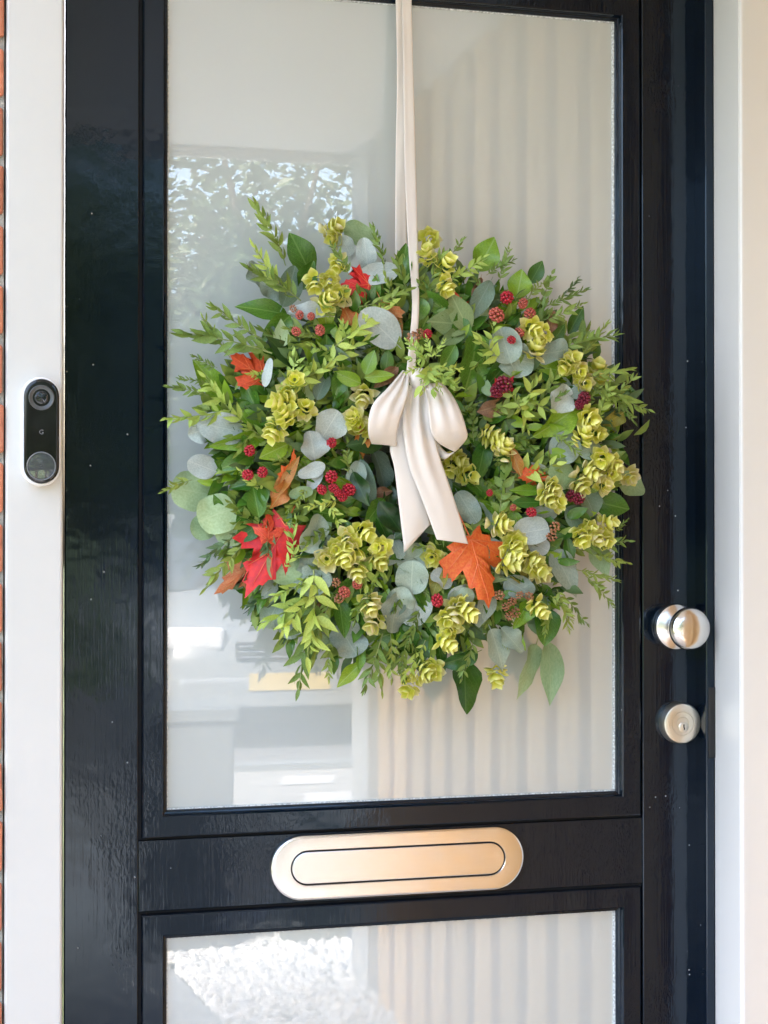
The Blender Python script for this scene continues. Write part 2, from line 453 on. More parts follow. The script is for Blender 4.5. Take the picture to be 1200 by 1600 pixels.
# profile of the moulding: distance in from the outer edge, height in front of the door face
PROF = [(.0042, -.010), (.0042, .0018), (.0050, .0038), (.0068, .0048), (.0335, .0048), (.0350, .0036), (.0358, -.0015), (.0368, -.0040), (.0390, -.0046), (.0398, -.0060), (.0408, -.0064), (.0416, -.0080), (.0416, -.0150)]
def moulding(x0, x1, za, zb):
    C = [(x0, za), (x1, za), (x1, zb), (x0, zb)]
    S = [(1, 1), (-1, 1), (-1, -1), (1, -1)]
    for k in range(4):
        a, b = k, (k+1) % 4
        vs_, fs = [], []
        N = 14
        for j in range(N+1):
            t = j/N
            for s, h in PROF:
                ax, az = C[a][0]+S[a][0]*s, C[a][1]+S[a][1]*s
                bx_, bz = C[b][0]+S[b][0]*s, C[b][1]+S[b][1]*s
                q = Vector((ax+(bx_-ax)*t, -h, az+(bz-az)*t))
                wob = noise.noise(Vector((q.x*9, q.z*9, s*50+k*5)))*.00022
                q.y += wob
                vs_.append(q)
        n = len(PROF)
        for j in range(N):
            for i in range(n-1):
                fs.append((j*n+i, j*n+i+1, (j+1)*n+i+1, (j+1)*n+i))
        me = mesh('moulding', vs_, fs, M['black'])
        bm = bmesh.new(); bm.from_mesh(me); bm_obj('moulding', bm, M['black'], door)
    # back of the shadow groove
moulding(mo_l, mo_r, z_mo_b, z_mo_t)
moulding(mo_l, mo_r, z_lo_b, z_lo_t)
for za, zb in ((z_mo_b, z_mo_t), (z_lo_b, z_lo_t)):
    bm = bmesh.new(); bm_box(bm, mo_l+.0395, mo_r-.0395, .0135, .030, za+.0395, zb-.0395)
    bm_obj('pane', bm, M['glass'], door)
    for (xa, xb, zc, zd) in ((mo_l+.0395, mo_l+.0432, za+.0435, zb-.0435), (mo_r-.0445, mo_r-.0395, za+.0435, zb-.0435), (mo_l+.0395, mo_r-.0395, za+.0395, za+.0432), (mo_l+.0395, mo_r-.0395, zb-.0432, zb-.0395)):
        box('glazing_seal_highlight', xa, xb, .0098, .0150, zc, zd, M['sealant'], door, .0015)  # pale seal, brightened and widened to stand in for the bead's highlight
    # filler behind the groove
    for a in (box('groove_back', mo_l-.001, mo_l+.012, .008, .03, za, zb, M['dark'], door), box('groove_back', mo_r-.012, mo_r+.001, .008, .03, za, zb, M['dark'], door),
              box('groove_back', mo_l+.0125, mo_r-.0125, .008, .03, za-.001, za+.012, M['dark'], door), box('groove_back', mo_l+.0125, mo_r-.0125, .008, .03, zb-.012, zb+.001, M['dark'], door)):
        pass

# ---- letter plate
def stadium(cx, cz, hl, r, n=20):
    pts = []
    for k in range(n+1):
        a = -math.pi/2+math.pi*k/n; pts.append((cx+hl+r*math.cos(a), cz+r*math.sin(a)))
    for k in range(n+1):
        a = math.pi/2+math.pi*k/n; pts.append((cx-hl+r*math.cos(a), cz+r*math.sin(a)))
    return pts
def stadium_plate(name, cx, cz, hl, prof, mat, parent, vert=False, inner=None):
    hl0 = hl
    """prof: (radius, height in front of the door) from outside in; the last ring is capped"""
    vs_, fs = [], []
    N = None
    for r, h in prof:
        hl = inner[1] if inner and r < inner[0] else hl0
        pts = stadium(0, 0, hl, r); N = len(pts)
        for a, b in pts:
            if vert: a, b = -b, a
            vs_.append((cx+a, -h, cz+b))
    for i in range(len(prof)-1):
        for k in range(N):
            fs.append((i*N+k, i*N+(k+1) % N, (i+1)*N+(k+1) % N, (i+1)*N+k))
    fs.append(tuple((len(prof)-1)*N+k for k in range(N)))
    bm = bmesh.new(); bm.from_mesh(mesh(name, vs_, fs, mat))
    o = bm_obj(name, bm, mat, parent)
    for p in o.data.polygons: p.use_smooth = True
    o.data.set_sharp_from_angle(angle=R(9))
    return o
lp = P(623, 1347.5); lhl = (P(772, 1347).x-P(474, 1347).x)/2; lr = .0480
pl = stadium_plate('letter_plate', lp.x, lp.z, lhl, [(lr, -.001), (lr, .004), (lr-.0012, .0062), (lr-.0035, .0075), (lr-.006, .0078), (.0264, .0076), (.0256, .0066), (.0254, .0010)], M['letter'], door, False, (.03, lhl-.0078))
tag(pl, 'brushed steel letter plate with rounded ends')
stadium_plate('flap', lp.x, lp.z, lhl-.0075, [(.0236, .0025), (.0236, .0058), (.0230, .0070), (.0220, .0074)], M['letter'], pl)
stadium_plate('flap_gap', lp.x, lp.z, lhl-.0077, [(.0253, .0012), (.0253, .0040), (.0243, .0041)], M['dark'], pl)

# ---- knob
kb = P(1054, 979)
rose = lathe('knob', [(.0005, .0), (.0325, .0), (.0355, .0015), (.0360, .006), (.0345, .0095), (.031, .0115), (.018, .0135), (.0135, .016), (.0125, .022), (.0125, .036), (.014, .040)], M['satinr'], door, (kb.x, 0, kb.z))
lathe('knob_head', [(.0005, .036), (.014, .037), (.024, .040), (.0305, .0455), (.0330, .0525), (.0318, .0590), (.0285, .0630), (.020, .0662), (.010, .0676), (.0005, .0680)], M['satinr'], rose, (kb.x, 0, kb.z))
# ---- lock cylinder
lk = P(1059, 1128.5)
lock = lathe('lock', [(.0005, 0), (.0322, 0), (.0326, .003), (.0316, .0150), (.0300, .0178), (.0285, .0185), (.0183, .0185), (.0180, .0176), (.0177, .0185), (.0100, .0187), (.0097, .0178), (.0094, .0186), (.0005, .0187)], M['nickel'], door, (lk.x, 0, lk.z))
for p in []: pass
lathe('key_plug', [(.0005, .0176), (.0080, .0176), (.0080, .0192), (.0074, .0196), (.0005, .0196)], M['nickel'], lock, (lk.x+.0012, 0, lk.z-.0052), 28)
bm = bmesh.new()
bm_box(bm, lk.x+.0004, lk.x+.0022, -.0199, -.0190, lk.z-.0062, lk.z-.0012); bm_box(bm, lk.x+.0011, lk.x+.0030, -.01988, -.0190, lk.z-.0098, lk.z-.0060)
bm_obj('keyhole', bm, M['dark'], lock)

# ------------------------------------------------------------------ doorbell
HBf = HF+.024
db = P(63, 675.5, HF)
bell = empty('video_doorbell', (db.x, -HF, db.z), 'slim black and white video doorbell on the white frame', 'doorbell')
hl = .0467
stadium_plate('shell', db.x, db.z, hl, [(.0250, HF-.001), (.0258, HF+.004), (.0260, HF+.012), (.0258, HF+.0175), (.0246, HF+.0192), (.0238, HF+.0192)], M['shell'], bell, True)
fc = stadium_plate('front_face', db.x+.0006, db.z+.0002, hl, [(.0229, HF+.015), (.0229, HF+.0215), (.0222, HF+.0232), (.0206, HF+.0242), (.019, HF+.0245)], M['face'], bell, True)
ct = (db.x+.0002, -(HF+.0243), db.z+hl-.002)
lens = lathe('camera_ring', [(.0005, .0), (.0168, .0), (.0168, .0008), (.0158, .0012), (.0150, .0006), (.0088, -.0001), (.0084, .0005), (.0005, .0006)], M['lensring'], bell, ct)
lathe('lens', [(.0082, .0004), (.0082, .0012), (.0065, .0016), (.006, .0012), (.0042, .0014), (.0005, .0018)], M['lens'], lens, ct, 32)
cb = (db.x+.0002, -(HF+.0243), db.z-hl+.0005)
bt = lathe('button', [(.0005, .0), (.0192, .0), (.0192, .0010), (.0186, .0016), (.0178, .0014), (.0176, .0009)], M['btnring'], bell, cb)
lathe('button_cap', [(.0176, .0008), (.0172, .0013), (.010, .0017), (.0005, .0018)], M['btn'], bt, cb)
fcu = bpy.data.curves.new('emblem', 'FONT'); fcu.body = 'G'; fcu.size = .0085; fcu.align_x = 'CENTER'; fcu.align_y = 'CENTER'; fcu.extrude = .00008
tmp = bpy.data.objects.new('tmp_text', fcu); col.objects.link(tmp)
dg = bpy.context.evaluated_depsgraph_get()
gm = bpy.data.meshes.new_from_object(tmp.evaluated_get(dg)); bpy.data.objects.remove(tmp)
gm.materials.clear(); gm.materials.append(M['mark'])
obj('emblem', gm, bell, Matrix.Translation((db.x+.0002, -(HF+.02465), db.z-.0012)) @ Matrix.Rotation(R(90), 4, 'X'))

# ================================================================== WREATH
WC = P(648, 728, .07); WC.y = 0
wreath = empty('autumn_wreath', (WC.x, -.02, WC.z), 'lush autumn wreath of eucalyptus, hops, berries and red maple leaves', 'wreath')
RT, RS = .190, .150                       # ring radius, half-width of the foliage
def hgt(x, z):
    r = math.hypot(x-WC.x, z-WC.z)
    q = (r-RT)/RS
    return .030 + .085*math.sqrt(max(0, 1-q*q))
def W(px, py, dh=0.0):
    h = .1
    for _ in range(4):
        p = P(px, py, h+dh); h = hgt(p.x, p.z)
    return P(px, py, h+dh)

# ---- leaf meshes (unit length along Y, unit width along X, facing +Z)
rl = random.Random(5)
def leaf_mesh(name, wf, mat, fold=.2, bend=.2, ripple=.05, seed=0, n=12, m=4, twist=.0, stem=.0):
    r = random.Random(seed); vs_, fs = [], []
    ph = r.uniform(0, 6)
    for i in range(n+1):
        t = .5-.5*math.cos(math.pi*i/n); ww = wf(t)*.5
        for j in range(m+1):
            s = -1+2*j/m
            x = s*ww
            z = fold*abs(s)*ww - bend*(t*t) + ripple*math.sin(t*9+ph+s*1.7)*abs(s)*abs(s)*ww*2 + twist*s*ww*t + bend*.35*t
            y = t - .0
            vs_.append((x + .03*math.sin(t*3+ph)*t, y, z))
    for i in range(n):
        for j in range(m):
            fs.append((i*(m+1)+j, i*(m+1)+j+1, (i+1)*(m+1)+j+1, (i+1)*(m+1)+j))
    if stem:
        b = len(vs_); s = .012
        vs_ += [(-s, .02, 0), (s, .02, 0), (s, -stem, -.02), (-s, -stem, -.02), (0, .02, .02), (0, -stem, 0)]
        fs += [(b, b+4, b+5, b+3), (b+4, b+1, b+2, b+5)]
    return mesh(name, vs_, fs, mat, True)
broad = lambda t: (max(0, math.sin(math.pi*t**.86))**.85)*(1.06-.18*t)+.02*(1-t)
ovate = lambda t: (max(0, math.sin(math.pi*t**.62))**1.05)*1.0+.02*(1-t)
roundf = lambda t: math.sqrt(max(0, 1-(2*t-1)**2))**.92+.02*(1-t)
oblong = lambda t: (max(0, math.sin(math.pi*t**.95))**.6)*.98+.02*(1-t)
lance = lambda t: max(0, math.sin(math.pi*t**.75))*1.0+.04*(1-t)

LM = {}
def lkind(kind, fn, mat, nvar, **kw):
    LM[kind] = []
    for i in range(nvar):
        r = random.Random(hash(kind) % 1000 if False else sum(map(ord, kind))+i*13)
        LM[kind].append(leaf_mesh(kw.get('name', 'leaf'), fn, mat, fold=r.uniform(*kw.get('fold', (.08, .35))), bend=r.uniform(*kw.get('bend', (.0, .3))),
                        ripple=r.uniform(.02, kw.get('ripple', .10)), seed=i*7+len(kind), twist=r.uniform(-.3, .3), stem=kw.get('stem', .12)))
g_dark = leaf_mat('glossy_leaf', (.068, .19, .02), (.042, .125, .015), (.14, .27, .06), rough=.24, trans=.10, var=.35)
g_lime = leaf_mat('young_leaf', (.25, .42, .03), (.16, .31, .02), (.30, .45, .12), rough=.26, trans=.22, var=.22)
g_sage = leaf_mat('matt_leaf', (.20, .29, .12), (.15, .235, .09), (.28, .38, .18), rough=.55, trans=.15, var=.15)
e_silv = leaf_mat('silver_eucalyptus', (.34, .42, .345), (.26, .34, .275), (.42, .50, .40), rough=.5, trans=.10, var=.22, ribw=.02, mottle=22)
e_pale = leaf_mat('pale_eucalyptus', (.49, .555, .525), (.37, .44, .42), (.58, .63, .58), rough=.65, trans=.10, var=.12, ribw=.02, mottle=22)
e_green = leaf_mat('green_eucalyptus', (.36, .50, .27), (.28, .42, .21), (.38, .50, .28), rough=.55, trans=.15, var=.15, ribw=.02, mottle=18)
e_dull = leaf_mat('slate_eucalyptus', (.16, .24, .17), (.11, .175, .12), (.24, .31, .27), rough=.6, trans=.08, var=.2, ribw=.02)
s_grey = leaf_mat('sprig_leaf', (.235, .34, .062), (.16, .25, .042), rough=.5, trans=.15, var=.25, mottle=60)
s_lime = leaf_mat('fresh_sprig_leaf', (.46, .60, .13), (.36, .50, .09), rough=.5, trans=.2, var=.14, mottle=60)
s_dark = leaf_mat('dark_sprig_leaf', (.10, .18, .065), (.065, .13, .045), rough=.5, trans=.1, var=.3, mottle=60)
m_stem = plain('green_stem', (.24, .30, .10), .6)
m_red = leaf_mat('red_maple', (.80, .06, .03), (.62, .03, .025), rough=.5, trans=.22, var=.10, mottle=14)
m_orange = leaf_mat('orange_maple', (.92, .165, .05), (.86, .055, .028), rough=.5, trans=.22, var=.08, mottle=26)
m_amber = leaf_mat('amber_leaf', (.55, .27, .05), (.45, .12, .03), (.5, .35, .12), rough=.5, trans=.2, var=.2, mottle=30)
m_brown = leaf_mat('brown_leaf', (.28, .15, .07), (.16, .08, .04), (.3, .2, .1), rough=.6, trans=.1, var=.25, mottle=30)
m_gold = leaf_mat('gold_leaf', (.42, .33, .05), (.24, .26, .04), (.5, .45, .12), rough=.5, trans=.2, var=.15, mottle=26)
m_peach = leaf_mat('peach_maple', (.72, .36, .16), (.70, .17, .08), rough=.5, trans=.2, var=.1, mottle=26)
m_vein = plain('leaf_vein', (.80, .20, .07), .5)
g_shade = leaf_mat('shaded_glossy_leaf', (.028, .078, .016), (.016, .048, .012), (.06, .12, .03), rough=.28, trans=.05, var=.4)  # darker copy of the glossy leaf; shade between layers put into its colour
lkind('deep', broad, g_shade, 5, ripple=.12); lkind('dark', broad, g_dark, 6, ripple=.12); lkind('lime', broad, g_lime, 5, ripple=.12); lkind('sage', broad, g_sage, 4)
lkind('silver', roundf, e_silv, 6, fold=(.0, .40), bend=(-.1, .32), ripple=.22); lkind('pale', roundf, e_pale, 5, fold=(.05, .5), bend=(0, .3), ripple=.25)
lkind('green', roundf, e_green, 4, fold=(0, .12), bend=(-.05, .15)); lkind('dull', oblong, e_dull, 5, fold=(.05, .45), bend=(0, .35))
lkind('slim', oblong, e_silv, 4, fold=(.1, .4)); lkind('ovate', ovate, e_green, 3, fold=(.06, .16), bend=(.02, .12))
lkind('ovate_silver', ovate, e_silv, 3, fold=(.08, .2), bend=(.05, .2))
lkind('amber', broad, m_amber, 3, ripple=.3); lkind('brown', broad, m_brown, 3, ripple=.35); lkind('gold', broad, m_gold, 3, ripple=.3)
NAME = dict(deep='glossy_leaf', dark='glossy_leaf', lime='glossy_leaf', sage='glossy_leaf', silver='eucalyptus_leaf', pale='eucalyptus_leaf', green='eucalyptus_leaf', dull='eucalyptus_leaf', slim='eucalyptus_leaf',
            ovate='eucalyptus_leaf', ovate_silver='eucalyptus_leaf', amber='autumn_leaf', brown='autumn_leaf', gold='autumn_leaf')

def basis(ang, tilt, roll):
    """frame whose Y runs along in-plane angle ang (degrees, 90 = up), tipped towards the viewer by tilt, rolled about itself"""
    a, t = R(ang), R(tilt)
    Y = Vector((math.cos(a)*math.cos(t), -math.sin(t), math.sin(a)*math.cos(t)))
    Z = Vector((0, -1, 0)); Z = (Z - Y*Z.dot(Y)).normalized()
    X = Y.cross(Z)
    m = Matrix((X, Y, Z)).transposed()
    return m @ Matrix.Rotation(R(roll), 3, 'Y')
def place(name, me, pos, ang, tilt, roll, sx, sy, sz=None, centre=True):
    m = basis(ang, tilt, roll)
    sz = sz or sy
    p = pos - (m @ Vector((0, sy*.5, 0)) if centre else Vector())
    m4 = Matrix.Translation(p) @ m.to_4x4() @ Matrix.Diagonal((sx, sy, sz, 1))
    return obj(name, me, wreath, m4)
def leaf(kind, px, py, ang, L, Wd, dh=.012, tilt=None, roll=None):
    r = rl
    pos = W(px, py, dh)
    if pos.y > -.022: pos.y = -.022
    return place(NAME[kind], r.choice(LM[kind]), pos, ang, r.uniform(-4, 14) if tilt is None else tilt, r.uniform(-22, 22) if roll is None else roll, Wd*PXM*1.07, L*PXM*1.07)

# ---- base ring
vs_, fs = [], []; NU, NV = 90, 18
for i in range(NU):
    a = 2*math.pi*i/NU
    for j in range(NV):
        b = 2*math.pi*j/NV
        d = Vector((math.cos(a), 0, math.sin(a)))
        rr = .048*(1+.25*noise.noise(Vector((math.cos(a)*6, b*2, math.sin(a)*6))))
        p = WC + d*(RT+rr*1.5*math.cos(b)) + Vector((0, -.050-rr*.75*math.sin(b), 0))
        vs_.append(p)
for i in range(NU):
    for j in range(NV): fs.append((i*NV+j, i*NV+(j+1) % NV, ((i+1) % NU)*NV+(j+1) % NV, ((i+1) % NU)*NV+j))
obj('moss_ring', mesh('moss_ring', vs_, fs, plain('moss', (.030, .040, .016), .95, nscale=60, amt=.5, bump=1, bdist=.004), True), wreath)

# ---- sprigs: a stem with pairs of leaflets
def sprig_mesh(seed, mat, n=11, lw=.26, ll=.20, curve=.12, ang=42, spread=.5):
    r = random.Random(seed); vs_, fs, mi = [], [], []
    cx = r.uniform(-curve, curve); cz = r.uniform(-.10, .10)
    ax = lambda t: Vector((cx*t*t, t, cz*t*t+.02*math.sin(t*6)))
    ns = 8
    for i in range(ns+1):
        t = i/ns; c = ax(t); rad = .011*(1-.6*t)
        for k in range(4):
            a = k*math.pi/2; vs_.append(c+Vector((rad*math.cos(a), 0, rad*math.sin(a))))
    for i in range(ns):
        for k in range(4):
            fs.append((i*4+k, i*4+(k+1) % 4, (i+1)*4+(k+1) % 4, (i+1)*4+k)); mi.append(1)
    for i in range(n):
        t = min(.99, .10+.88*(i+r.uniform(-.3, .3)*(i < n-1))/(n-1)); c = ax(t)
        for sgn in ((-1, 1) if i < n-1 else (0,)):
            L = ll*(1.0-.35*abs(t-.45))*r.uniform(.62, 1.2)*(.75 if t > .9 else 1)
            a = R((ang*(1-.35*t)+r.uniform(-18, 18)))*sgn
            el = R(r.uniform(-8, 38)) if i % 2 else R(r.uniform(5, 60))
            el = R(r.uniform(-4, 22))
            Y = Vector((math.sin(a)*math.cos(el), math.cos(a)*math.cos(el), math.sin(el)))
            Z = Vector((0, 0, 1)); Z = (Z-Y*Z.dot(Y)).normalized(); X = Y.cross(Z)
            tw = Matrix.Rotation(R((62 if i % 2 else -12)*(1 if r.random() < .5 or i % 2 == 0 else -1)+r.uniform(-22, 22)), 3, 'Y'); Y = tw @ Y; X = tw @ X; Z = tw @ Z
            if Z.z < 0: Z = -Z; X = -X
            rot = Matrix.Rotation(R(r.uniform(-35, 35)), 3, Y); X = rot @ X; Z = rot @ Z
            b = len(vs_); N = 4
            for q in range(N+1):
                u = q/N; ww = max(0, math.sin(math.pi*u**.8))*L*lw+.002
                p = c+Y*(u*L)-Z*(.22*u*u*L)
                vs_ += [p-X*ww+Z*ww*.35, p, p+X*ww+Z*ww*.35]
            for q in range(N):
                for s in range(2):
                    fs.append((b+q*3+s, b+q*3+s+1, b+q*3+s+4, b+q*3+s+3)); mi.append(0)
    return mesh('sprig', vs_, fs, [mat, m_stem], True, mi)
SM = dict(grey=[sprig_mesh(i, s_grey, 11, .155, .27, .22) for i in range(6)], lime=[sprig_mesh(20+i, s_lime, 9, .17, .30, .22, 48) for i in range(5)],
          dark=[sprig_mesh(40+i, s_dark, 12, .15, .26, .2) for i in range(5)], fine=[sprig_mesh(60+i, s_grey, 14, .11, .22, .1, 36) for i in range(4)],
          rosette=[sprig_mesh(80+i, s_lime, 5, .20, .55, .1, 60) for i in range(4)], box=[sprig_mesh(100+i, s_grey, 9, .25, .26, .2, 52) for i in range(4)])
def sprig(kind, x0, y0, x1, y1, dh=.012, tilt=None, roll=None, wide=1.0):
    """base pixel to tip pixel"""
    L = math.hypot(x1-x0, y1-y0); ang = math.degrees(math.atan2(y0-y1, x1-x0))
    pos = W(x0, y0, dh)
    if pos.y > -.03: pos.y = -.03
    return place('sprig', rl.choice(SM[kind]), pos, ang, rl.uniform(-3, 12) if tilt is None else tilt, rl.uniform(-25, 25) if roll is None else roll, L*PXM*.97*wide, L*PXM*.97, None, False)

# ---- backing layer: leaves that fan outwards from the ring
rf = random.Random(21)
CXP, CYP = 648, 728
def polar(a, r): return CXP+r*math.cos(R(a)), CYP-r*math.sin(R(a))
EXT = lambda a: 318 + 18*math.sin(R(a*2+35)) + 16*math.sin(R(a*5))
for i in range(54):
    a = i*360/54+rf.uniform(-3, 3); r0 = EXT(a)-rf.uniform(48, 95)
    x, y = polar(a, r0)
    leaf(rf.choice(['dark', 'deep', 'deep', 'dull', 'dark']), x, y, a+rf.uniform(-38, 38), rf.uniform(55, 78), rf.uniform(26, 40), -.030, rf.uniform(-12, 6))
for i in range(56):
    a = i*360/56+rf.uniform(-4, 4); e = EXT(a)
    x0, y0 = polar(a-rf.uniform(-5, 9), e-rf.uniform(95, 140)); x1, y1 = polar(a+rf.uniform(-6, 8), e+rf.uniform(-30, 10))
    sprig(rf.choice(['grey', 'dark', 'dark', 'fine', 'grey', 'box']), x0, y0, x1, y1, -.018, rf.uniform(-10, 4))
# ---- middle layer: crowded, deeper than the leaves on top
for i in range(140):
    a = rf.uniform(0, 360); r0 = math.sqrt(rf.uniform(75**2, 285**2))
    x, y = polar(a, r0)
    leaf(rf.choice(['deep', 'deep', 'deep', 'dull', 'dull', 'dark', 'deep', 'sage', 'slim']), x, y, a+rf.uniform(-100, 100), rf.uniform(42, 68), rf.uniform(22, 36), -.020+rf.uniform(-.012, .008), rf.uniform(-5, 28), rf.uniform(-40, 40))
for i in range(50):
    a = rf.uniform(0, 360); r0 = rf.uniform(70, 255)
    x0, y0 = polar(a, r0); b = a+rf.uniform(-75, 75); L = rf.uniform(60, 100)
    sprig(rf.choice(['grey', 'dark', 'box', 'fine', 'grey']), x0, y0, x0+L*math.cos(R(b)), y0-L*math.sin(R(b)), -.012, rf.uniform(0, 24))

for i in range(34):
    a = rf.uniform(0, 360); r0 = rf.uniform(10, 95); x, y = polar(a, r0)
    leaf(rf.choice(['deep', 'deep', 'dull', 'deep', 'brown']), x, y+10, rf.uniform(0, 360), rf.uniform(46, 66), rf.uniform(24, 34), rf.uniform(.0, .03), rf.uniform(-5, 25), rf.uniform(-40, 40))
# small box and myrtle leaves packed between the others: past counting
vs_, fs, mi = [], [], []
rk = random.Random(77)
for i in range(2300):
    a = rk.uniform(0, 360); e = EXT(a)-rk.uniform(4, 26); x, y = polar(a, math.sqrt(rk.uniform(60**2, e**2)))
    p = W(x, y, rk.uniform(-.024, .004))
    if p.y > -.03: p.y = -.03-rk.uniform(0, .02)
    m_ = basis(a+rk.gauss(0, 45), rk.uniform(-5, 45), rk.uniform(-50, 50)); L = rk.uniform(22, 40)*PXM; wd = L*rk.uniform(.16, .26); b = len(vs_); N = 4
    for q in range(N+1):
        u = q/N; ww = (.05, .8, 1, .7, .03)[q]*wd
        for t in (-1, 0, 1): vs_.append(p+m_ @ Vector((t*ww, u*L, abs(t)*ww*.4-.18*u*u*L)))
    k_i = rk.choice((0, 0, 1, 1, 2, 3))
    for q in range(N):
        for t in range(2): fs.append((b+q*3+t, b+q*3+t+1, b+q*3+t+4, b+q*3+t+3)); mi.append(k_i)
fo = obj('filler_foliage', mesh('filler_foliage', vs_, fs, [g_dark, s_grey, s_dark, g_lime], True, mi), wreath); fo['kind'] = 'stuff'
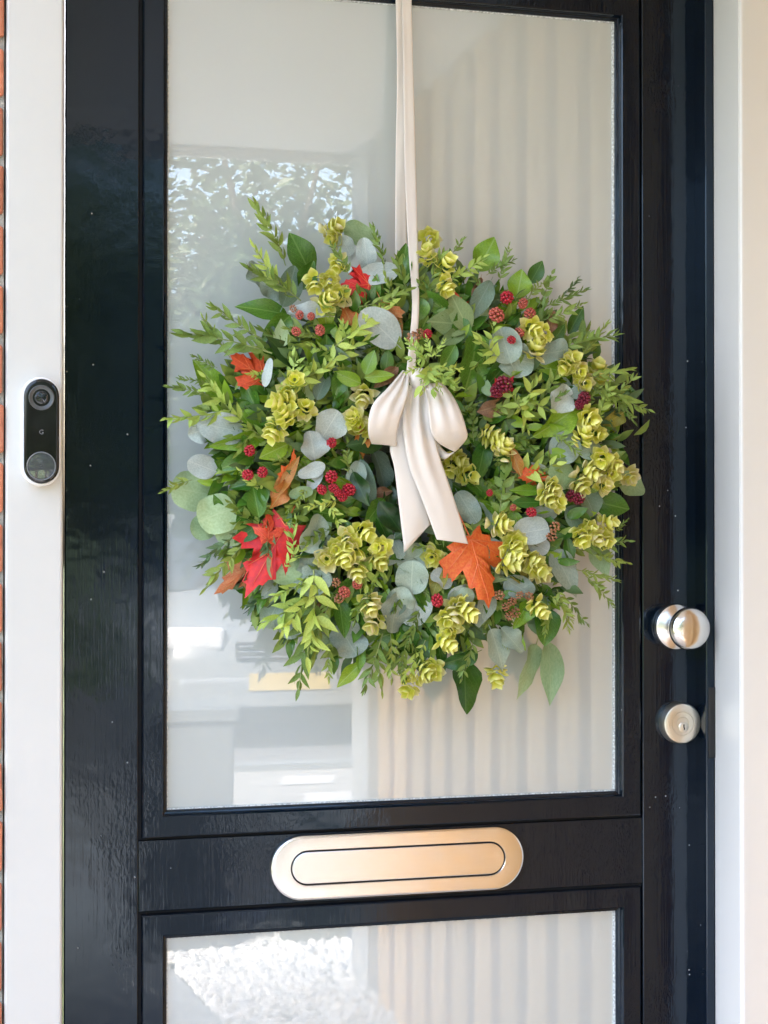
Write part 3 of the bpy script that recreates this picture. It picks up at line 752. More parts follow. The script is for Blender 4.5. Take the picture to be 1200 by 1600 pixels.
# ---- named leaves on top, read off the photograph: kind, x, y, tip direction, length, width
TOP = [
 ('dark', 470, 397, 118, 68, 42), ('dark', 410, 484, 172, 74, 32), ('lime', 327, 592, 132, 72, 34), ('lime', 370, 689, 192, 80, 26), ('lime', 397, 658, -48, 42, 18),
 ('dark', 432, 512, 222, 54, 32), ('lime', 507, 488, 100, 48, 27), ('dark', 630, 413, 82, 64, 27), ('dark', 577, 520, 20, 46, 24), ('lime', 543, 590, 160, 42, 22), ('lime', 578, 566, 70, 36, 22),
 ('lime', 593, 588, 5, 42, 19), ('lime', 760, 397, 62, 56, 40), ('lime', 812, 443, 80, 42, 36), ('dark', 675, 470, 150, 64, 26), ('sage', 700, 505, 178, 66, 40), ('sage', 718, 487, 120, 62, 34), ('sage', 706, 528, 208, 48, 22),
 ('dark', 738, 567, 262, 86, 60), ('dark', 866, 530, 50, 56, 21), ('lime', 865, 577, 172, 74, 24), ('lime', 876, 655, 32, 96, 34), ('lime', 427, 705, 205, 46, 28), ('dark', 366, 725, 200, 52, 30),
 ('dark', 400, 784, 100, 44, 28), ('lime', 513, 943, 110, 52, 32), ('dark', 534, 965, 275, 58, 30), ('lime', 562, 1022, 268, 48, 17), ('lime', 546, 1054, 222, 50, 20), ('lime', 603, 943, 80, 42, 28),
 ('dark', 617, 987, 20, 62, 32), ('dark', 752, 722, 255, 66, 30), ('lime', 822, 767, 178, 54, 16), ('dark', 828, 785, 2, 54, 17), ('dark', 884, 833, 10, 50, 18), ('dark', 888, 857, 100, 44, 18),
 ('lime', 815, 960, 235, 50, 28), ('dark', 717, 1030, 200, 58, 30), ('dark', 727, 1073, 268, 80, 56), ('dark', 957, 790, -12, 56, 38), ('dark', 853, 978, 270, 56, 44), ('dark', 630, 995, 130, 56, 32),
 ('dark', 700, 752, 150, 44, 26), ('dark', 745, 760, -40, 50, 28), ('dark', 530, 600, 250, 46, 26), ('dark', 660, 930, 300, 40, 22), ('dark', 905, 700, 200, 44, 20), ('dark', 585, 800, 230, 50, 26), ('dark', 600, 830, 300, 44, 24),
 ('dark', 480, 430, 60, 46, 30), ('dark', 700, 560, 240, 44, 24), ('dark', 650, 475, 95, 60, 24), ('dark', 900, 500, 60, 48, 22), ('dark', 838, 425, 60, 40, 24),
 # eucalyptus
 ('silver', 400, 428, 120, 40, 34), ('dull', 453, 447, 70, 62, 36), ('silver', 425, 450, 160, 40, 30), ('pale', 345, 668, 170, 62, 44), ('pale', 316, 672, 200, 40, 32), ('pale', 515, 664, 60, 46, 44), ('pale', 489, 696, 100, 40, 36),
 ('pale', 593, 512, 140, 70, 48), ('dull', 522, 560, 150, 56, 36), ('pale', 572, 398, 100, 48, 28), ('green', 562, 366, 150, 52, 32), ('pale', 592, 428, 10, 56, 32), ('pale', 540, 384, 120, 32, 24),
 ('silver', 790, 540, 110, 52, 46), ('silver', 806, 563, -10, 54, 50), ('pale', 877, 623, 60, 42, 40), ('dull', 752, 468, 240, 64, 30), ('silver', 901, 613, 0, 30, 22), ('silver', 862, 551, 10, 50, 34),
 ('green', 299, 767, 170, 58, 56), ('green', 340, 803, 200, 56, 56), ('green', 360, 827, 250, 46, 46), ('green', 318, 823, 210, 40, 36), ('pale', 316, 729, 160, 42, 34), ('silver', 489, 833, 60, 56, 44), ('green', 447, 880, 230, 60, 54),
 ('silver', 480, 887, 260, 34, 30), ('silver', 488, 908, 20, 54, 44), ('pale', 487, 735, 20, 40, 20), ('pale', 492, 748, 60, 34, 18), ('dull', 570, 760, 280, 76, 34), ('dull', 595, 735, 290, 60, 30), ('green', 512, 992, 330, 36, 34), ('silver', 543, 1000, 300, 52, 48),
 ('silver', 617, 957, 260, 58, 50), ('pale', 648, 950, 80, 52, 46), ('silver', 428, 955, 240, 52, 38), ('silver', 450, 975, 280, 44, 36), ('silver', 883, 700, 40, 46, 46), ('green', 878, 740, 270, 46, 46), ('green', 985, 754, 330, 52, 46),
 ('pale', 830, 830, 10, 56, 42), ('pale', 842, 853, -30, 32, 28), ('slim', 765, 812, 110, 56, 20), ('silver', 730, 793, 300, 52, 34), ('ovate_silver', 884, 897, 300, 80, 40), ('ovate', 940, 877, 290, 52, 32), ('ovate_silver', 757, 950, 262, 58, 32),
 ('ovate_silver', 778, 1017, 290, 66, 44), ('ovate', 823, 1050, 245, 90, 38), ('ovate', 860, 1053, 272, 94, 40), ('silver', 643, 902, 90, 48, 46), ('silver', 645, 872, 200, 50, 40), ('pale', 720, 927, 190, 40, 26), ('silver', 777, 872, 300, 60, 34),
 ('silver', 810, 917, 330, 46, 34), ('dull', 903, 810, 320, 46, 36), ('dull', 920, 785, 300, 42, 40), ('silver', 626, 940, 120, 44, 40), ('silver', 800, 1000, 310, 46, 34), ('pale', 690, 905, 330, 34, 26), ('silver', 720, 935, 20, 40, 30),
 ('silver', 555, 745, 250, 46, 26), ('dull', 700, 800, 330, 46, 30), ('silver', 920, 700, 200, 36, 34), ('pale', 418, 582, 80, 40, 14), ('silver', 850, 800, 340, 40, 24), ('pale', 480, 488, 170, 50, 24), ('silver', 648, 820, 210, 44, 28),
 ('silver', 610, 860, 250, 44, 34), ('green', 470, 770, 190, 34, 18), ('green', 755, 600, 300, 40, 16), ('pale', 838, 735, 160, 42, 20),
 # autumn leaves
 ('amber', 542, 488, 110, 40, 24), ('amber', 565, 690, 280, 46, 22), ('amber', 612, 498, 300, 64, 28), ('brown', 768, 637, 200, 42, 28), ('amber', 448, 745, 60, 66, 20), ('amber', 438, 772, 240, 48, 26),
 ('gold', 812, 897, 330, 46, 32), ('gold', 684, 907, 250, 48, 26), ('amber', 806, 722, 290, 46, 16), ('brown', 603, 590, 220, 46, 20), ('brown', 745, 455, 250, 44, 16), ('brown', 596, 770, 10, 34, 16), ('brown', 862, 505, 260, 36, 18),
 ('gold', 958, 655, 210, 40, 26), ('brown', 580, 425, 20, 40, 20), ('brown', 500, 960, 100, 34, 22),
]
for t in TOP:
    leaf(t[0], t[1], t[2], t[3], t[4], t[5], .006+rl.uniform(0, .014))

for i in range(46):
    a = i*360/46+rf.uniform(-4, 4); r0 = rf.choice((rf.uniform(225, 300), rf.uniform(110, 230))); x, y = polar(a, r0)
    leaf(rf.choice(['dark', 'dark', 'lime', 'dark', 'deep']), x, y, a+rf.uniform(-45, 45), rf.uniform(48, 68), rf.uniform(22, 34), rf.uniform(-.004, .010), rf.uniform(-5, 20), rf.uniform(-35, 35))
for i in range(64):
    a = rf.uniform(0, 360); r0 = math.sqrt(rf.uniform(85**2, 300**2)); x, y = polar(a, r0)
    leaf(rf.choice(['dark', 'lime', 'sage', 'dark', 'silver', 'slim', 'dull', 'dark', 'ovate']), x, y, a+rf.uniform(-80, 80), rf.uniform(32, 50), rf.uniform(14, 24), rf.uniform(-.006, .012), rf.uniform(0, 30), rf.uniform(-40, 40))
for i in range(50):
    a = rf.uniform(0, 360); r0 = rf.uniform(95, 270); x0, y0 = polar(a, r0); b = a+rf.uniform(-60, 60); L = rf.uniform(42, 66)
    sprig(rf.choice(['grey', 'box', 'lime', 'box', 'rosette', 'grey']), x0, y0, x0+L*math.cos(R(b)), y0-L*math.sin(R(b)), rf.uniform(-.004, .012), rf.uniform(5, 35))
# ---- maple leaves
HALF = [(.02, .06), (.10, .0), (.33, -.08), (.29, .06), (.40, .10), (.36, .20), (.66, .28), (.58, .38), (.68, .52), (.50, .52), (.46, .62), (.27, .50), (.25, .66), (.30, .74), (.18, .78), (.17, .90), (.09, .92), (0, 1.08)]
def maple_mesh(seed, mat, curl=.25):
    r = random.Random(seed)
    out = [Vector((x*r.uniform(.9, 1.1), y*r.uniform(.95, 1.05))) for x, y in HALF] + [Vector((-x*r.uniform(.9, 1.1), y*r.uniform(.95, 1.05))) for x, y in HALF[-2::-1]]
    c = Vector((0, .30)); n = len(out); vs_, fs, mi = [Vector((0, .30, 0))], [], []
    ph = r.uniform(0, 6)
    def zz(p):
        q = p-c; return -curl*q.length_squared*.8 + .09*math.sin(q.x*7+ph)*q.length + .06*math.sin(q.y*9+ph*2)*q.length
    rings = (.34, .68, 1)
    for s in rings:
        for p in out:
            q = c+(p-c)*s; vs_.append(Vector((q.x, q.y, zz(q))))
    for k in range(n): fs.append((0, 1+k, 1+(k+1) % n))
    for i in range(len(rings)-1):
        for k in range(n): fs.append((1+i*n+k, 1+i*n+n+k, 1+i*n+n+(k+1) % n, 1+i*n+(k+1) % n))
    mi = [0]*len(fs)
    for tip in ((0, 1.04), (.62, .29), (-.62, .29), (.64, .50), (-.64, .50), (.31, -.06), (-.31, -.06), (.24, .74), (-.24, .74)):
        a = Vector((0, .06)) if abs(tip[0]) < .4 and tip[1] < .2 else Vector((0, .10)); b_ = Vector(tip)
        if tip[1] > .7 and tip[0]: a = Vector((0, .45))
        d = (b_-a); nn = Vector((-d.y, d.x)).normalized(); b = len(vs_); N = 6
        for q in range(N+1):
            u = q/N; p = a+d*u; wv = .008*(1-.8*u); z = zz(p)
            for s, e in ((-1, .003), (0, .016), (1, .003)):
                pp = p+nn*wv*s; vs_.append(Vector((pp.x, pp.y, zz(pp)+e)))
        for q in range(N):
            for s in range(2): fs.append((b+q*3+s, b+q*3+s+1, b+q*3+s+4, b+q*3+s+3)); mi.append(1)
    b = len(vs_)
    vs_ += [Vector((-.012, .1, .01)), Vector((.012, .1, .01)), Vector((.03, -.35, -.1)), Vector((.01, -.35, -.1))]; fs.append((b, b+1, b+2, b+3)); mi.append(1)
    return mesh('maple_leaf', vs_, fs, [mat, m_vein], True, mi)
MP = [  # material, x, y, direction of the middle tip, length, width, height, tilt, roll
 (m_red, 388, 574, 150, 66, 62, .022, 10, 10), (m_red, 556, 447, 190, 56, 58, .014, 5, 0), (m_red, 715, 474, 100, 34, 34, .012, 8, 0), (m_red, 420, 868, 240, 120, 106, .018, 4, 6),
 (m_peach, 372, 900, 218, 84, 52, .012, 0, -10), (m_orange, 748, 886, 285, 112, 108, .030, 8, -8), (m_orange, 838, 745, 350, 50, 34, .016, 6, 20), (m_red, 790, 602, 60, 50, 40, .010, 10, 10),
 (m_orange, 452, 735, 62, 60, 26, .014, 10, 40), (m_red, 742, 852, 80, 50, 36, .020, 0, 0), (m_peach, 612, 500, 300, 60, 40, .010, 0, 30), (m_red, 420, 825, 85, 46, 40, .016, -5, 0)]
for i, (mt, x, y, a, L, Wd, dh, ti, ro) in enumerate(MP):
    place('maple_leaf', maple_mesh(i, mt, .18+.04*(i % 3)), W(x, y, dh), a, ti, ro, Wd*PXM*.8, L*PXM*.95, L*PXM)

# ---- sprigs on top: kind, base, tip
SP = [
 ('grey', 446, 415, 412, 318), ('lime', 448, 460, 388, 396), ('grey', 470, 470, 392, 412), ('grey', 425, 552, 298, 510), ('grey', 410, 530, 330, 488), ('grey', 325, 618, 268, 600), ('lime', 380, 660, 312, 606), ('lime', 352, 640, 266, 668), ('grey', 340, 575, 300, 560),
 ('lime', 455, 640, 470, 560), ('lime', 520, 545, 600, 470), ('lime', 500, 580, 560, 520), ('box', 525, 560, 450, 600), ('grey', 560, 480, 640, 465), ('lime', 430, 620, 500, 560), ('grey', 600, 420, 592, 356), ('grey', 780, 440, 802, 385), ('fine', 850, 480, 922, 445),
 ('grey', 880, 545, 962, 512), ('grey', 930, 600, 1012, 650), ('grey', 940, 640, 990, 585), ('fine', 950, 610, 1000, 660), ('grey', 900, 590, 985, 588), ('grey', 850, 500, 915, 480), ('box', 840, 480, 870, 430), ('lime', 700, 440, 760, 410), ('grey', 690, 420, 722, 372),
 ('rosette', 780, 560, 745, 530), ('rosette', 765, 555, 772, 510), ('rosette', 770, 545, 740, 570), ('rosette', 810, 640, 838, 595), ('rosette', 815, 640, 790, 600), ('rosette', 812, 630, 826, 672), ('rosette', 815, 625, 860, 640), ('box', 740, 690, 730, 640), ('box', 745, 675, 770, 700),
 ('grey', 300, 750, 250, 762), ('grey', 380, 850, 318, 912), ('dark', 372, 830, 312, 880), ('lime', 500, 915, 425, 985), ('lime', 498, 905, 450, 990), ('grey', 495, 930, 452, 1068), ('grey', 520, 930, 474, 1020), ('lime', 490, 890, 500, 1020), ('grey', 515, 1000, 505, 1060), ('lime', 480, 900, 430, 940),
 ('grey', 598, 990, 570, 1075), ('grey', 590, 1000, 588, 1078), ('grey', 610, 990, 612, 1060), ('grey', 545, 740, 536, 690), ('lime', 530, 780, 480, 800), ('lime', 515, 790, 540, 830), ('lime', 460, 870, 452, 815), ('lime', 440, 890, 470, 850), ('grey', 575, 920, 560, 975), ('lime', 578, 925, 555, 960),
 ('grey', 900, 850, 988, 855), ('grey', 925, 865, 985, 885), ('grey', 915, 900, 968, 938), ('fine', 900, 890, 975, 905), ('grey', 880, 930, 918, 975), ('grey', 870, 920, 895, 980), ('grey', 860, 930, 900, 965), ('box', 780, 810, 782, 720), ('grey', 785, 780, 800, 800), ('lime', 600, 860, 590, 920), ('grey', 640, 1000, 668, 1055),
 ('grey', 640, 980, 620, 1050), ('lime', 690, 850, 640, 862), ('lime', 700, 860, 760, 835), ('lime', 690, 858, 705, 895), ('grey', 860, 940, 842, 990), ('box', 905, 640, 940, 610), ('lime', 930, 660, 960, 600), ('grey', 960, 830, 985, 815), ('grey', 655, 660, 690, 640), ('grey', 480, 760, 455, 800), ('lime', 395, 800, 430, 780),
 ('grey', 760, 430, 800, 400), ('fine', 770, 470, 730, 425), ('grey', 820, 470, 850, 430), ('grey', 545, 430, 520, 380), ('fine', 360, 560, 318, 500), ('fine', 330, 600, 280, 590), ('fine', 905, 560, 950, 500), ('dark', 870, 470, 910, 440), ('grey', 740, 1000, 720, 1060), ('lime', 665, 1000, 640, 1060),
]
for s in SP: sprig(s[0], s[1], s[2], s[3], s[4], .010+rl.uniform(0, .014))
# light green tuft over the bow's knot
for x0, y0, x1, y1 in ((668, 565, 640, 530), (672, 570, 655, 608), (680, 575, 718, 570), (670, 570, 690, 610), (660, 570, 632, 588), (680, 560, 690, 530), (676, 560, 662, 530), (690, 585, 705, 605), (660, 580, 660, 600), (672, 575, 722, 592), (668, 580, 675, 612), (665, 560, 640, 560)):
    sprig('rosette' if (x0+x1) % 2 else 'lime', x0, y0, x1, y1, .058+rl.uniform(0, .012), rl.uniform(0, 15), None, 1.15)

# ---- hop cones
def hop_mat(name, base, tip):
    k = NT(name); at = k.n('ShaderNodeAttribute'); at.attribute_name = 'edge'
    oi = k.n('ShaderNodeObjectInfo')
    c = k.mix(base, tip, k.ramp(at.outputs['Fac'], [(.15, (0, 0, 0)), (.85, (1, 1, 1))]))
    hs = k.n('ShaderNodeHueSaturation'); k.l(c, hs.inputs['Color'])
    k.l(k.math('ADD', k.math('MULTIPLY', oi.outputs['Random'], .24), .86), hs.inputs['Value'])
    k.l(hs.outputs[0], k.b.inputs['Base Color']); k.set(Roughness=.55)
    t = k.n('ShaderNodeBsdfTranslucent'); k.l(hs.outputs[0], t.inputs[0])
    mx = k.n('ShaderNodeMixShader'); mx.inputs[0].default_value = .3
    k.l(k.b.outputs[0], mx.inputs[1]); k.l(t.outputs[0], mx.inputs[2]); k.l(mx.outputs[0], k.out.inputs[0])
    return k.m
hop_a = hop_mat('hop_bract', (.72, .73, .085), (.97, .95, .42)); hop_b = hop_mat('pale_hop_bract', (.78, .74, .26), (.95, .88, .62))
def hop_mesh(seed, mats):
    r = random.Random(seed); vs_, fs, mi, ed = [], [], [], []
    # overlapping bracts in five tiers, each a cupped oval with a small point
    rows = [(.04, .32, 5, 76), (.20, .40, 5, 44), (.40, .34, 5, 24), (.62, .16, 3, 8)]
    for k, (y, rad, cnt, open_) in enumerate(rows):
        for i in range(cnt):
            a = 2*math.pi*(i+.5*(k % 2))/cnt+r.uniform(-.4, .4)
            out = Vector((math.cos(a), 0, math.sin(a)))
            o = R(open_+r.uniform(-14, 18))
            Y = (out*math.sin(o)+Vector((0, math.cos(o), 0))).normalized()
            X = out.cross(Vector((0, 1, 0))).normalized(); Z = X.cross(Y)
            if Z.dot(out) < 0: Z = -Z
            c = out*rad*.62+Vector((0, y, 0)); L = r.uniform(.42, .54); wd = r.uniform(.22, .29)
            b = len(vs_); N = 6; S = 4
            for q in range(N+1):
                u = q/N; ww = (.45, .80, 1, 1, .86, .55, .06)[q]*wd
                for j in range(S+1):
                    t = -1+2*j/S
                    p = c+Y*(u*L)+Z*(.16*math.sin(u*2.6)*L-ww*.62*t*t+.06*u*u*u*L)
                    vs_.append(p+X*ww*t); ed.append(min(1, max(u**1.6, .75*t*t*u**.5)))
            m_ = 1 if r.random() < .25 else 0
            for q in range(N):
                for j in range(S): fs.append((b+q*(S+1)+j, b+q*(S+1)+j+1, b+(q+1)*(S+1)+j+1, b+(q+1)*(S+1)+j)); mi.append(m_)
    me = mesh('hop_cone', vs_, fs, mats, True, mi)
    at = me.attributes.new('edge', 'FLOAT', 'POINT'); at.data.foreach_set('value', ed)
    return me
HM = [hop_mesh(i, [hop_a, hop_b]) for i in range(5)]; HP = [hop_mesh(10+i, [hop_b, hop_a]) for i in range(3)]
HOPS = [(522, 372), (523, 358), (528, 414), (493, 445), (527, 462), (515, 440), (512, 470), (568, 622), (552, 652), (562, 668), (445, 648), (428, 677), (478, 636), (448, 614), (460, 594), (436, 630),
 (672, 374), (667, 396), (698, 412), (698, 450), (834, 514), (838, 543), (846, 525), (893, 562), (934, 578), (914, 598), (905, 580), (884, 572), (923, 655), (912, 680), (934, 679), (783, 690), (790, 700), (770, 682),
 (510, 873), (542, 847), (535, 872), (557, 893), (571, 833), (594, 856), (592, 876), (548, 865), (525, 858), (578, 948), (583, 977), (638, 1077), (676, 1049), (664, 1052),
 (717, 720), (733, 742), (704, 732), (940, 717), (961, 726), (922, 740), (946, 758), (984, 745), (908, 760), (955, 740), (864, 764), (872, 784), (858, 778), (784, 820), (922, 826), (951, 818), (945, 845), (910, 842), (806, 862), (832, 876), (848, 898), (797, 880), (840, 888), (675, 870), (697, 968), (731, 956), (711, 960), (703, 985), (699, 1005), (716, 945), (776, 1058), (843, 952), (806, 850), (930, 840)]
for i, (x, y) in enumerate(HOPS):
    a = math.degrees(math.atan2(CYP-y, x-CXP)); s = rl.uniform(26, 33)*PXM
    pale = (x, y) in ((568, 622), (510, 873), (578, 948), (583, 977), (984, 745), (946, 758), (914, 598), (848, 898))
    place('hop_cone', rl.choice(HP if pale else HM), W(x, y, .024+rl.uniform(0, .010)), rl.uniform(200, 340) if rl.random() < .5 else a+rl.uniform(-80, 80), rl.uniform(25, 82), rl.uniform(0, 360), s, s*1.05, s)

# ---- berries
def berry_mesh(seed, mat, n=34):
    r = random.Random(seed); vs_, fs = [], []
    for i in range(n):
        y = 1-2*(i+.5)/n; rr = math.sqrt(1-y*y); a = i*2.39996
        c = Vector((math.cos(a)*rr*.40, .5+y*.44, math.sin(a)*rr*.40)); s = r.uniform(.115, .15); b = len(vs_)
        for v in iv: vs_.append(c+v*s)
        fs += [tuple(b+j for j in f) for f in ifc]
    return mesh('berry', vs_, fs, mat, True)
def bmat(name, c, c2):
    k = NT(name); oi = k.n('ShaderNodeObjectInfo')
    f = k.noise(k.coords(), 4, 3); base = k.ramp(f, [(.35, c2), (.65, c)])
    k.l(base, k.b.inputs['Base Color']); k.set(Roughness=.28); return k.m
b_red = bmat('red_berry', (.52, .02, .035), (.34, .01, .03)); b_dark = bmat('wine_berry', (.22, .008, .03), (.12, .005, .02)); b_pink = bmat('unripe_berry', (.55, .14, .09), (.38, .06, .05)); b_tan = bmat('bronze_berry', (.42, .22, .10), (.30, .10, .05))
BM = {'r': [berry_mesh(i, b_red) for i in range(2)], 'd': [berry_mesh(5+i, b_dark) for i in range(2)], 'p': [berry_mesh(8+i, b_pink) for i in range(2)], 't': [berry_mesh(12, b_tan, 16), berry_mesh(13, b_tan, 20)]}
BER = [('r', 792, 465, 24), ('p', 776, 492, 26), ('p', 817, 474, 18), ('p', 828, 491, 22), ('p', 811, 520, 18), ('r', 799, 531, 15), ('r', 668, 522, 17), ('t', 646, 528, 22), ('t', 655, 520, 16), ('d', 913, 622, 24), ('d', 905, 632, 18), ('d', 788, 600, 28), ('d', 776, 612, 22),
 ('r', 390, 704, 19), ('r', 387, 742, 19), ('r', 410, 738, 18), ('r', 518, 692, 18), ('r', 518, 745, 22), ('r', 503, 765, 17), ('r', 521, 763, 17), ('r', 545, 765, 22), ('r', 535, 776, 17), ('r', 528, 770, 14), ('p', 538, 925, 20), ('p', 558, 913, 17), ('t', 530, 935, 18), ('t', 525, 910, 16), ('d', 893, 775, 22), ('d', 904, 779, 22), ('r', 830, 800, 18),
 ('r', 683, 938, 22), ('t', 867, 823, 20), ('t', 862, 838, 18), ('t', 780, 930, 18), ('t', 806, 957, 18), ('t', 796, 962, 16), ('t', 827, 932, 16), ('t', 800, 940, 16), ('t', 812, 930, 14), ('t', 790, 948, 15), ('p', 468, 492, 15), ('p', 486, 494, 14), ('p', 463, 518, 16), ('p', 500, 516, 18), ('t', 458, 482, 13), ('p', 802, 793, 12), ('r', 765, 770, 12)]
for kd, x, y, d in BER:
    s = d*PXM*.86
    place('berry', rl.choice(BM[kd]), W(x, y, .024+rl.uniform(0, .006)), rl.uniform(200, 340), rl.uniform(10, 50), rl.uniform(0, 360), s, s*1.05, s)

# ================================================================== RIBBON
rib = empty('satin_ribbon', (P(645, 600).x, -.15, P(645, 600).z), 'cream satin ribbon holding up the wreath, tied in a bow', 'ribbon')
def crom(pts, n):
    out = []
    q = [pts[0]] + list(pts) + [pts[-1]]
    segs = len(pts)-1
    for i in range(n+1):
        u = i/n*segs; k = min(int(u), segs-1); t = u-k
        a, b, c_, d = q[k], q[k+1], q[k+2], q[k+3]
        out.append(.5*((2*b)+(c_-a)*t+(2*a-5*b+4*c_-d)*t*t+(3*b-a-3*c_+d)*t*t*t))
    return out
def strip(name, left, right, hs, n=40, m=10, belly=.006, pleat=0.0, cut=None, fan=3.0, ph=0.0, kind='px'):
    """left and right edge pixels, height in front of the door along the way"""
    Lp = crom([P(x, y, h) for (x, y), h in zip(left, hs)], n); Rp = crom([P(x, y, h) for (x, y), h in zip(right, hs)], n)
    vs_, fs = [], []
    for i in range(n+1):
        t = i/n
        for j in range(m+1):
            s = j/m
            p = Lp[i].lerp(Rp[i], s)
            if cut and i == n: p = p + (P(*cut[0], hs[-1])-Lp[i])*(1-s) + (P(*cut[1], hs[-1])-Rp[i])*s
            off = belly*math.sin(math.pi*s)*(.4+.6*math.sin(math.pi*min(1, t*1.1)))
            off += pleat*(1-t)**2*math.sin(s*math.pi*2*fan+ph)
            off += .0012*noise.noise(Vector((s*2.2+ph, t*4, ph)))
            vs_.append(p+Vector((0, -off, 0)))
    for i in range(n):
        for j in range(m): fs.append((i*(m+1)+j, i*(m+1)+j+1, (i+1)*(m+1)+j+1, (i+1)*(m+1)+j))
    me = mesh(name, vs_, fs, M['ribbon'], True)
    o = obj(name, me, rib)
    md = o.modifiers.new('thickness', 'SOLIDIFY'); md.thickness = .0007; md.offset = 0
    return o
Z5 = lambda pts: [(540+x/5, 560+y/5) for x, y in pts]
HK = .135   # height of the knot
# hanging strands
strip('hanging_strand', [(616, -60), (618, 0), (620, 120), (618, 260), (618, 400), (622, 450)], [(632, -60), (634, 0), (637, 120), (634, 260), (636, 400), (636, 450)], [.012, .014, .022, .034, .045, .04], 40, 8, .0002, .0004, None, 1.0)
strip('hanging_strand', [(626, -60), (628, 0), (630, 120), (632, 260), (638, 385), (644, 470), (640, 530), (634, 590)], [(641, -60), (643, 0), (646, 120), (650, 260), (653, 385), (655, 470), (652, 530), (648, 590)], [.014, .017, .028, .048, .105, .138, .142, .140], 50, 8, .0004, .0006, None, 1.5, 1.0)
# bow loops
lo = strip('bow_loop', Z5([(445, 95), (330, 230), (220, 345), (180, 470), (178, 590), (203, 668)]), Z5([(490, 110), (492, 260), (458, 390), (425, 480), (399, 590), (394, 684)]), [HK, HK+.022, HK+.034, HK+.036, HK+.028, HK+.012], 40, 16, .0030, .0035, None, 2.5)
strip('bow_loop_back', Z5([(203, 667), (300, 560), (400, 400), (450, 300), (470, 200)]), Z5([(394, 683), (425, 560), (455, 440), (480, 330), (490, 200)]), [HK+.012, HK-.004, HK-.006, HK-.002, HK], 30, 8, .003)
strip('bow_loop', Z5([(585, 200), (630, 310), (648, 450), (668, 570), (725, 660), (850, 729)]), Z5([(760, 190), (835, 285), (895, 400), (938, 530), (947, 625), (855, 729)]), [HK, HK+.022, HK+.034, HK+.034, HK+.026, HK+.010], 40, 16, .0030, .0035, None, 2.5, 2)
strip('bow_loop_back', Z5([(848, 728), (800, 740), (745, 690), (690, 560), (640, 420), (590, 280)]), Z5([(840, 736), (775, 786), (725, 745), (650, 600), (590, 440), (560, 300)]), [HK+.012, HK+.010, HK+.004, HK, HK, HK], 34, 8, .006)
# tails
strip('tail', Z5([(470, 250), (420, 450), (345, 680), (378, 850), (408, 1080), (436, 1320), (455, 1470)]), Z5([(540, 250), (520, 450), (520, 680), (560, 850), (620, 1060), (655, 1230), (668, 1300)]), [HK-.002, HK+.000, HK+.006, HK+.010, HK+.010, HK+.008, HK+.006], 44, 10, .004, .002, (Z5([(455, 1520)])[0], Z5([(665, 1290)])[0]), 1.5, 1)
strip('tail', Z5([(490, 210), (450, 400), (446, 560), (490, 830), (575, 1050), (655, 1260), (712, 1415)]), Z5([(640, 230), (655, 420), (685, 580), (735, 770), (800, 960), (880, 1200), (958, 1450)]), [HK+.004, HK+.014, HK+.018, HK+.020, HK+.021, HK+.020, HK+.018], 50, 16, .005, .0055, None, 2.2, .6)
bm = bmesh.new(); kc = P(655, 592, HK+.002)
bmesh.ops.create_uvsphere(bm, u_segments=20, v_segments=12, radius=1)
for v in bm.verts:
    a = math.atan2(v.co.z, v.co.x); v.co = Vector((v.co.x*.015, v.co.y*.011*(1+.15*math.sin(a*6)), v.co.z*.016)) + kc
bm_obj('knot', bm, M['ribbon'], rib, True)

# ================================================================== STREET, seen mirrored in the glass
def planter(x0, x1, y0, y1, h, label, mat):
    e = empty('planter', ((x0+x1)/2, (y0+y1)/2, 0), label, 'planter')
    bm = bmesh.new(); bm_box(bm, x0, x1, y0, y1, .001, h, .006)
    for v in bm.verts:
        k = .92+.08*v.co.z/h; v.co.x = (x0+x1)/2+(v.co.x-(x0+x1)/2)*k; v.co.y = (y0+y1)/2+(v.co.y-(y0+y1)/2)*k
    bm_obj('pot', bm, mat, e)
    box('rim', x0-.012, x1+.012, y0-.012, y1+.012, h-.035, h+.006, mat, e, .004)
    return e
planter(.56, .90, -3.34, -3.01, .80, 'tall grey planter mirrored at the left of the lower pane', M['concrete'])
planter(1.06, 1.30, -3.28, -3.04, .36, 'low zinc planter on white pebbles mirrored in the lower pane', M['zinc'])

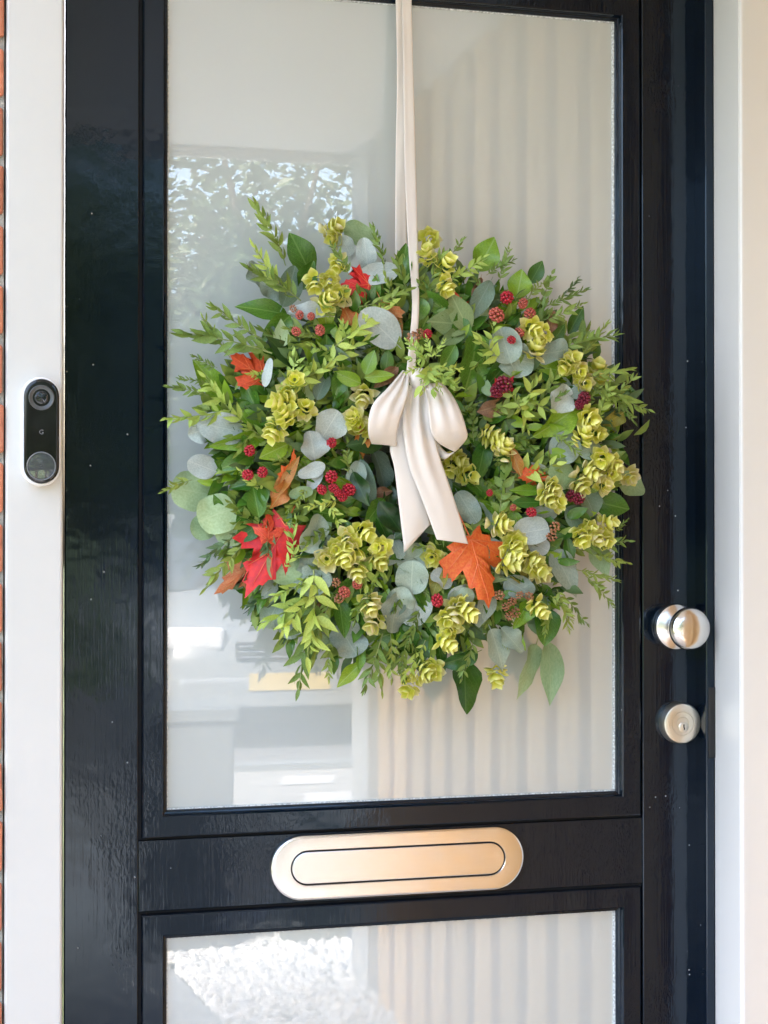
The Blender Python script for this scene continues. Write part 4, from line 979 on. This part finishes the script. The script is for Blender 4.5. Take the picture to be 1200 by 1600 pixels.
def make_car(cx, cy):
    e = empty('parked_car', (cx, cy, 0), 'grey car with a yellow number plate, mirrored in the glass', 'car')
    # stations from nose (towards the door) to tail: y, sill z, belt z, half width
    st = [(0, .42, .60, .60), (-.06, .26, .72, .74), (-.25, .22, .80, .83), (-.8, .20, .92, .87), (-1.15, .20, .98, .88), (-2.6, .20, .99, .88), (-3.7, .22, .98, .86), (-4.05, .30, .92, .78), (-4.12, .42, .80, .66)]
    vs_, fs = [], []; n = 12
    for y, a, b, hw in st:
        for (u, v) in ((-.9, 0), (-1, .15), (-1, .6), (-.97, .85), (-.80, .98), (-.4, 1.03), (.4, 1.03), (.80, .98), (.97, .85), (1, .6), (1, .15), (.9, 0)):
            vs_.append((cx+u*hw, cy+y, a+(b-a)*v))
    for i in range(len(st)-1):
        for k in range(n): fs.append((i*n+k, i*n+(k+1) % n, (i+1)*n+(k+1) % n, (i+1)*n+k))
    fs += [tuple(range(n)), tuple(range((len(st)-1)*n, len(st)*n))[::-1]]
    bm = bmesh.new(); bm.from_mesh(mesh('t', vs_, fs, M['car'])); body = bm_obj('body', bm, M['car'], e, True)
    body.data.set_sharp_from_angle(angle=R(40))
    cab = [(-1.05, .97, .98, .76, .76), (-1.75, .97, 1.40, .78, .60), (-2.2, .97, 1.46, .79, .60), (-3.1, .97, 1.43, .78, .59), (-3.85, .97, 1.02, .74, .66)]
    vs_, fs = [], []
    for y, a, b, w0, w1 in cab:
        vs_ += [(cx-w0, cy+y, a), (cx-w1, cy+y, b-.02), (cx-w1*.9, cy+y, b), (cx+w1*.9, cy+y, b), (cx+w1, cy+y, b-.02), (cx+w0, cy+y, a)]
    for i in range(len(cab)-1):
        for k in range(5): fs.append((i*6+k, i*6+k+1, i*6+7+k, i*6+6+k))
    bm = bmesh.new(); bm.from_mesh(mesh('t', vs_, fs, M['carglass'])); bm_obj('windows', bm, M['carglass'], e)
    rv = [(cx+s*.62, cy+y, z) for y, z in ((-1.72, 1.405), (-2.2, 1.475), (-3.1, 1.445), (-3.3, 1.34)) for s in (-1, 1)]
    rf_ = mesh('roof', rv, [(0, 1, 3, 2), (2, 3, 5, 4), (4, 5, 7, 6)], M['car']); ro = obj('roof', rf_, e); md = ro.modifiers.new('t', 'SOLIDIFY'); md.thickness = .03
    for s in (-1, 1):
        bm = bmesh.new(); bm_box(bm, -.20, .20, -.09, .03, -.075, .075, .03, 3); bm_obj('headlight', bm, M['lamp'], e, True, Matrix.Translation((cx+s*.60, cy-.07, .70)) @ Matrix.Rotation(R(-s*14), 4, 'Z'))
        bm = bmesh.new(); bm_box(bm, -.10, .10, -.06, .06, -.06, .06, .03, 3); bm_obj('wing_mirror', bm, M['car'], e, True, Matrix.Translation((cx+s*.97, cy-1.35, 1.02)))
        for y in (-.80, -3.30):
            t = lathe('wheel', [(.0005, .0), (.20, .0), (.31, -.01), (.32, .06), (.32, .16), (.31, .20), (.21, .21), (.20, .18)], M['rubber'], e, (cx+s*.66, cy+y, .32), 32, Vector((s, 0, 0)))
            lathe('rim', [(.20, .18), (.19, .205), (.08, .19), (.05, .205), (.0005, .205)], M['alloy'], t, (cx+s*.66, cy+y, .32), 24, Vector((s, 0, 0)))
    g = box('grille', cx-.34, cx+.34, cy-.05, cy+.012, .56, .68, M['seal'], e, .01)
    for i in range(3): box('grille_bar', cx-.32, cx+.32, cy+.008, cy+.022, .580+i*.034, .590+i*.034, M['chrome'], g, .003)
    box('bumper', cx-.70, cx+.70, cy-.10, cy+.035, .26, .46, M['car'], e, .03, 3)
    box('number_plate', cx-.26, cx+.26, cy+.036, cy+.044, .375, .485, M['plate'], e, .003)
    return e
make_car(2.06, -7.95)

# ---- trees along the far side of the street
def tree(x, y, H, crown_r, crown_z, seed, label, nleaf=5200):
    r = random.Random(seed)
    e = empty('street_tree', (x, y, 0), label, 'tree', 'trees across the street')
    vs_, fs = [], []
    def limb(a, b, ra, rb_, n=7):
        base = len(vs_); d = (b-a).normalized(); q = d.to_track_quat('Z', 'Y')
        for p, rr in ((a, ra), (a.lerp(b, .5)+Vector((r.uniform(-.1, .1), r.uniform(-.1, .1), 0)), (ra+rb_)/2), (b, rb_)):
            for k in range(n):
                t = 2*math.pi*k/n; vs_.append(p+q @ Vector((rr*math.cos(t), rr*math.sin(t), 0)))
        for i in range(2):
            for k in range(n): fs.append((base+i*n+k, base+i*n+(k+1) % n, base+(i+1)*n+(k+1) % n, base+(i+1)*n+k))
    top = Vector((x+r.uniform(-.3, .3), y, crown_z))
    limb(Vector((x, y, -.05)), top, .20, .12)
    ends = []
    for i in range(11):
        a = r.uniform(0, 6.28); el = r.uniform(-.1, 1.2); L = crown_r*r.uniform(.55, .95)
        st_ = Vector((x, y, 0)).lerp(top, 1) - Vector((0, 0, r.uniform(0, crown_z*.55)))
        en = st_+Vector((math.cos(a)*math.cos(el), math.sin(a)*math.cos(el), math.sin(el)))*L
        limb(st_, en, .07, .02, 5); ends.append(en)
    obj('trunk', mesh('trunk', vs_, fs, M['bark'], True), e)
    lv, lf = [], []
    cl = []
    for en in ends:
        for _ in range(5): cl.append((en+Vector((r.gauss(0, .55), r.gauss(0, .55), r.gauss(0, .5)))*1.0, r.uniform(.35, .8)))
    for _ in range(34):
        a, u = r.uniform(0, 6.28), r.uniform(-1, 1); q = math.sqrt(1-u*u); rad = crown_r*r.uniform(.3, 1.0)
        cl.append((top+Vector((math.cos(a)*q*rad, math.sin(a)*q*rad, u*rad*.95)), r.uniform(.4, .9)))
    for i in range(nleaf):
        c, s = r.choice(cl)
        p = c+Vector((r.gauss(0, 1), r.gauss(0, 1), r.gauss(0, .8)))*s*.6
        if p.z < .35: continue
        m = Euler((r.uniform(-1.2, 1.2), r.uniform(-1.2, 1.2), r.uniform(0, 6.28))).to_matrix(); L = r.uniform(.06, .115); b = len(lv)
        for q in ((0, -1, 0), (.5, 0, .12), (0, 1, 0), (-.5, 0, .12)): lv.append(p+m @ (Vector(q)*L))
        lf.append((b, b+1, b+2, b+3))
    cr = obj('crown', mesh('crown', lv, lf, M['treeleaf']), e)
    return e
for i, (x, y, H, cr, cz, lb) in enumerate([
    (0.2, -15.5, 7, 2.7, 3.6, 'leafy street tree mirrored behind the left edge of the wreath'), (3.4, -14.6, 7, 2.6, 3.4, 'broad leafy street tree mirrored above the wreath'), (6.6, -15.6, 7, 2.8, 3.7, 'leafy street tree mirrored beside the ribbon'),
    (1.8, -18.5, 9, 3.2, 4.6, 'taller leafy tree mirrored behind the nearer street trees'), (5.2, -19.0, 9, 3.3, 4.8, 'tall leafy tree at the back of the mirrored row'), (9.8, -17.5, 8, 3.0, 4.2, 'leafy tree at the far end of the mirrored row'), (-4.6, -19, 7, 2.4, 3.0, 'leafy tree at the near end of the mirrored row')]):
    tree(x, y, H, cr, cz, 50+i, lb, 8500 if y > -16 else 5000)
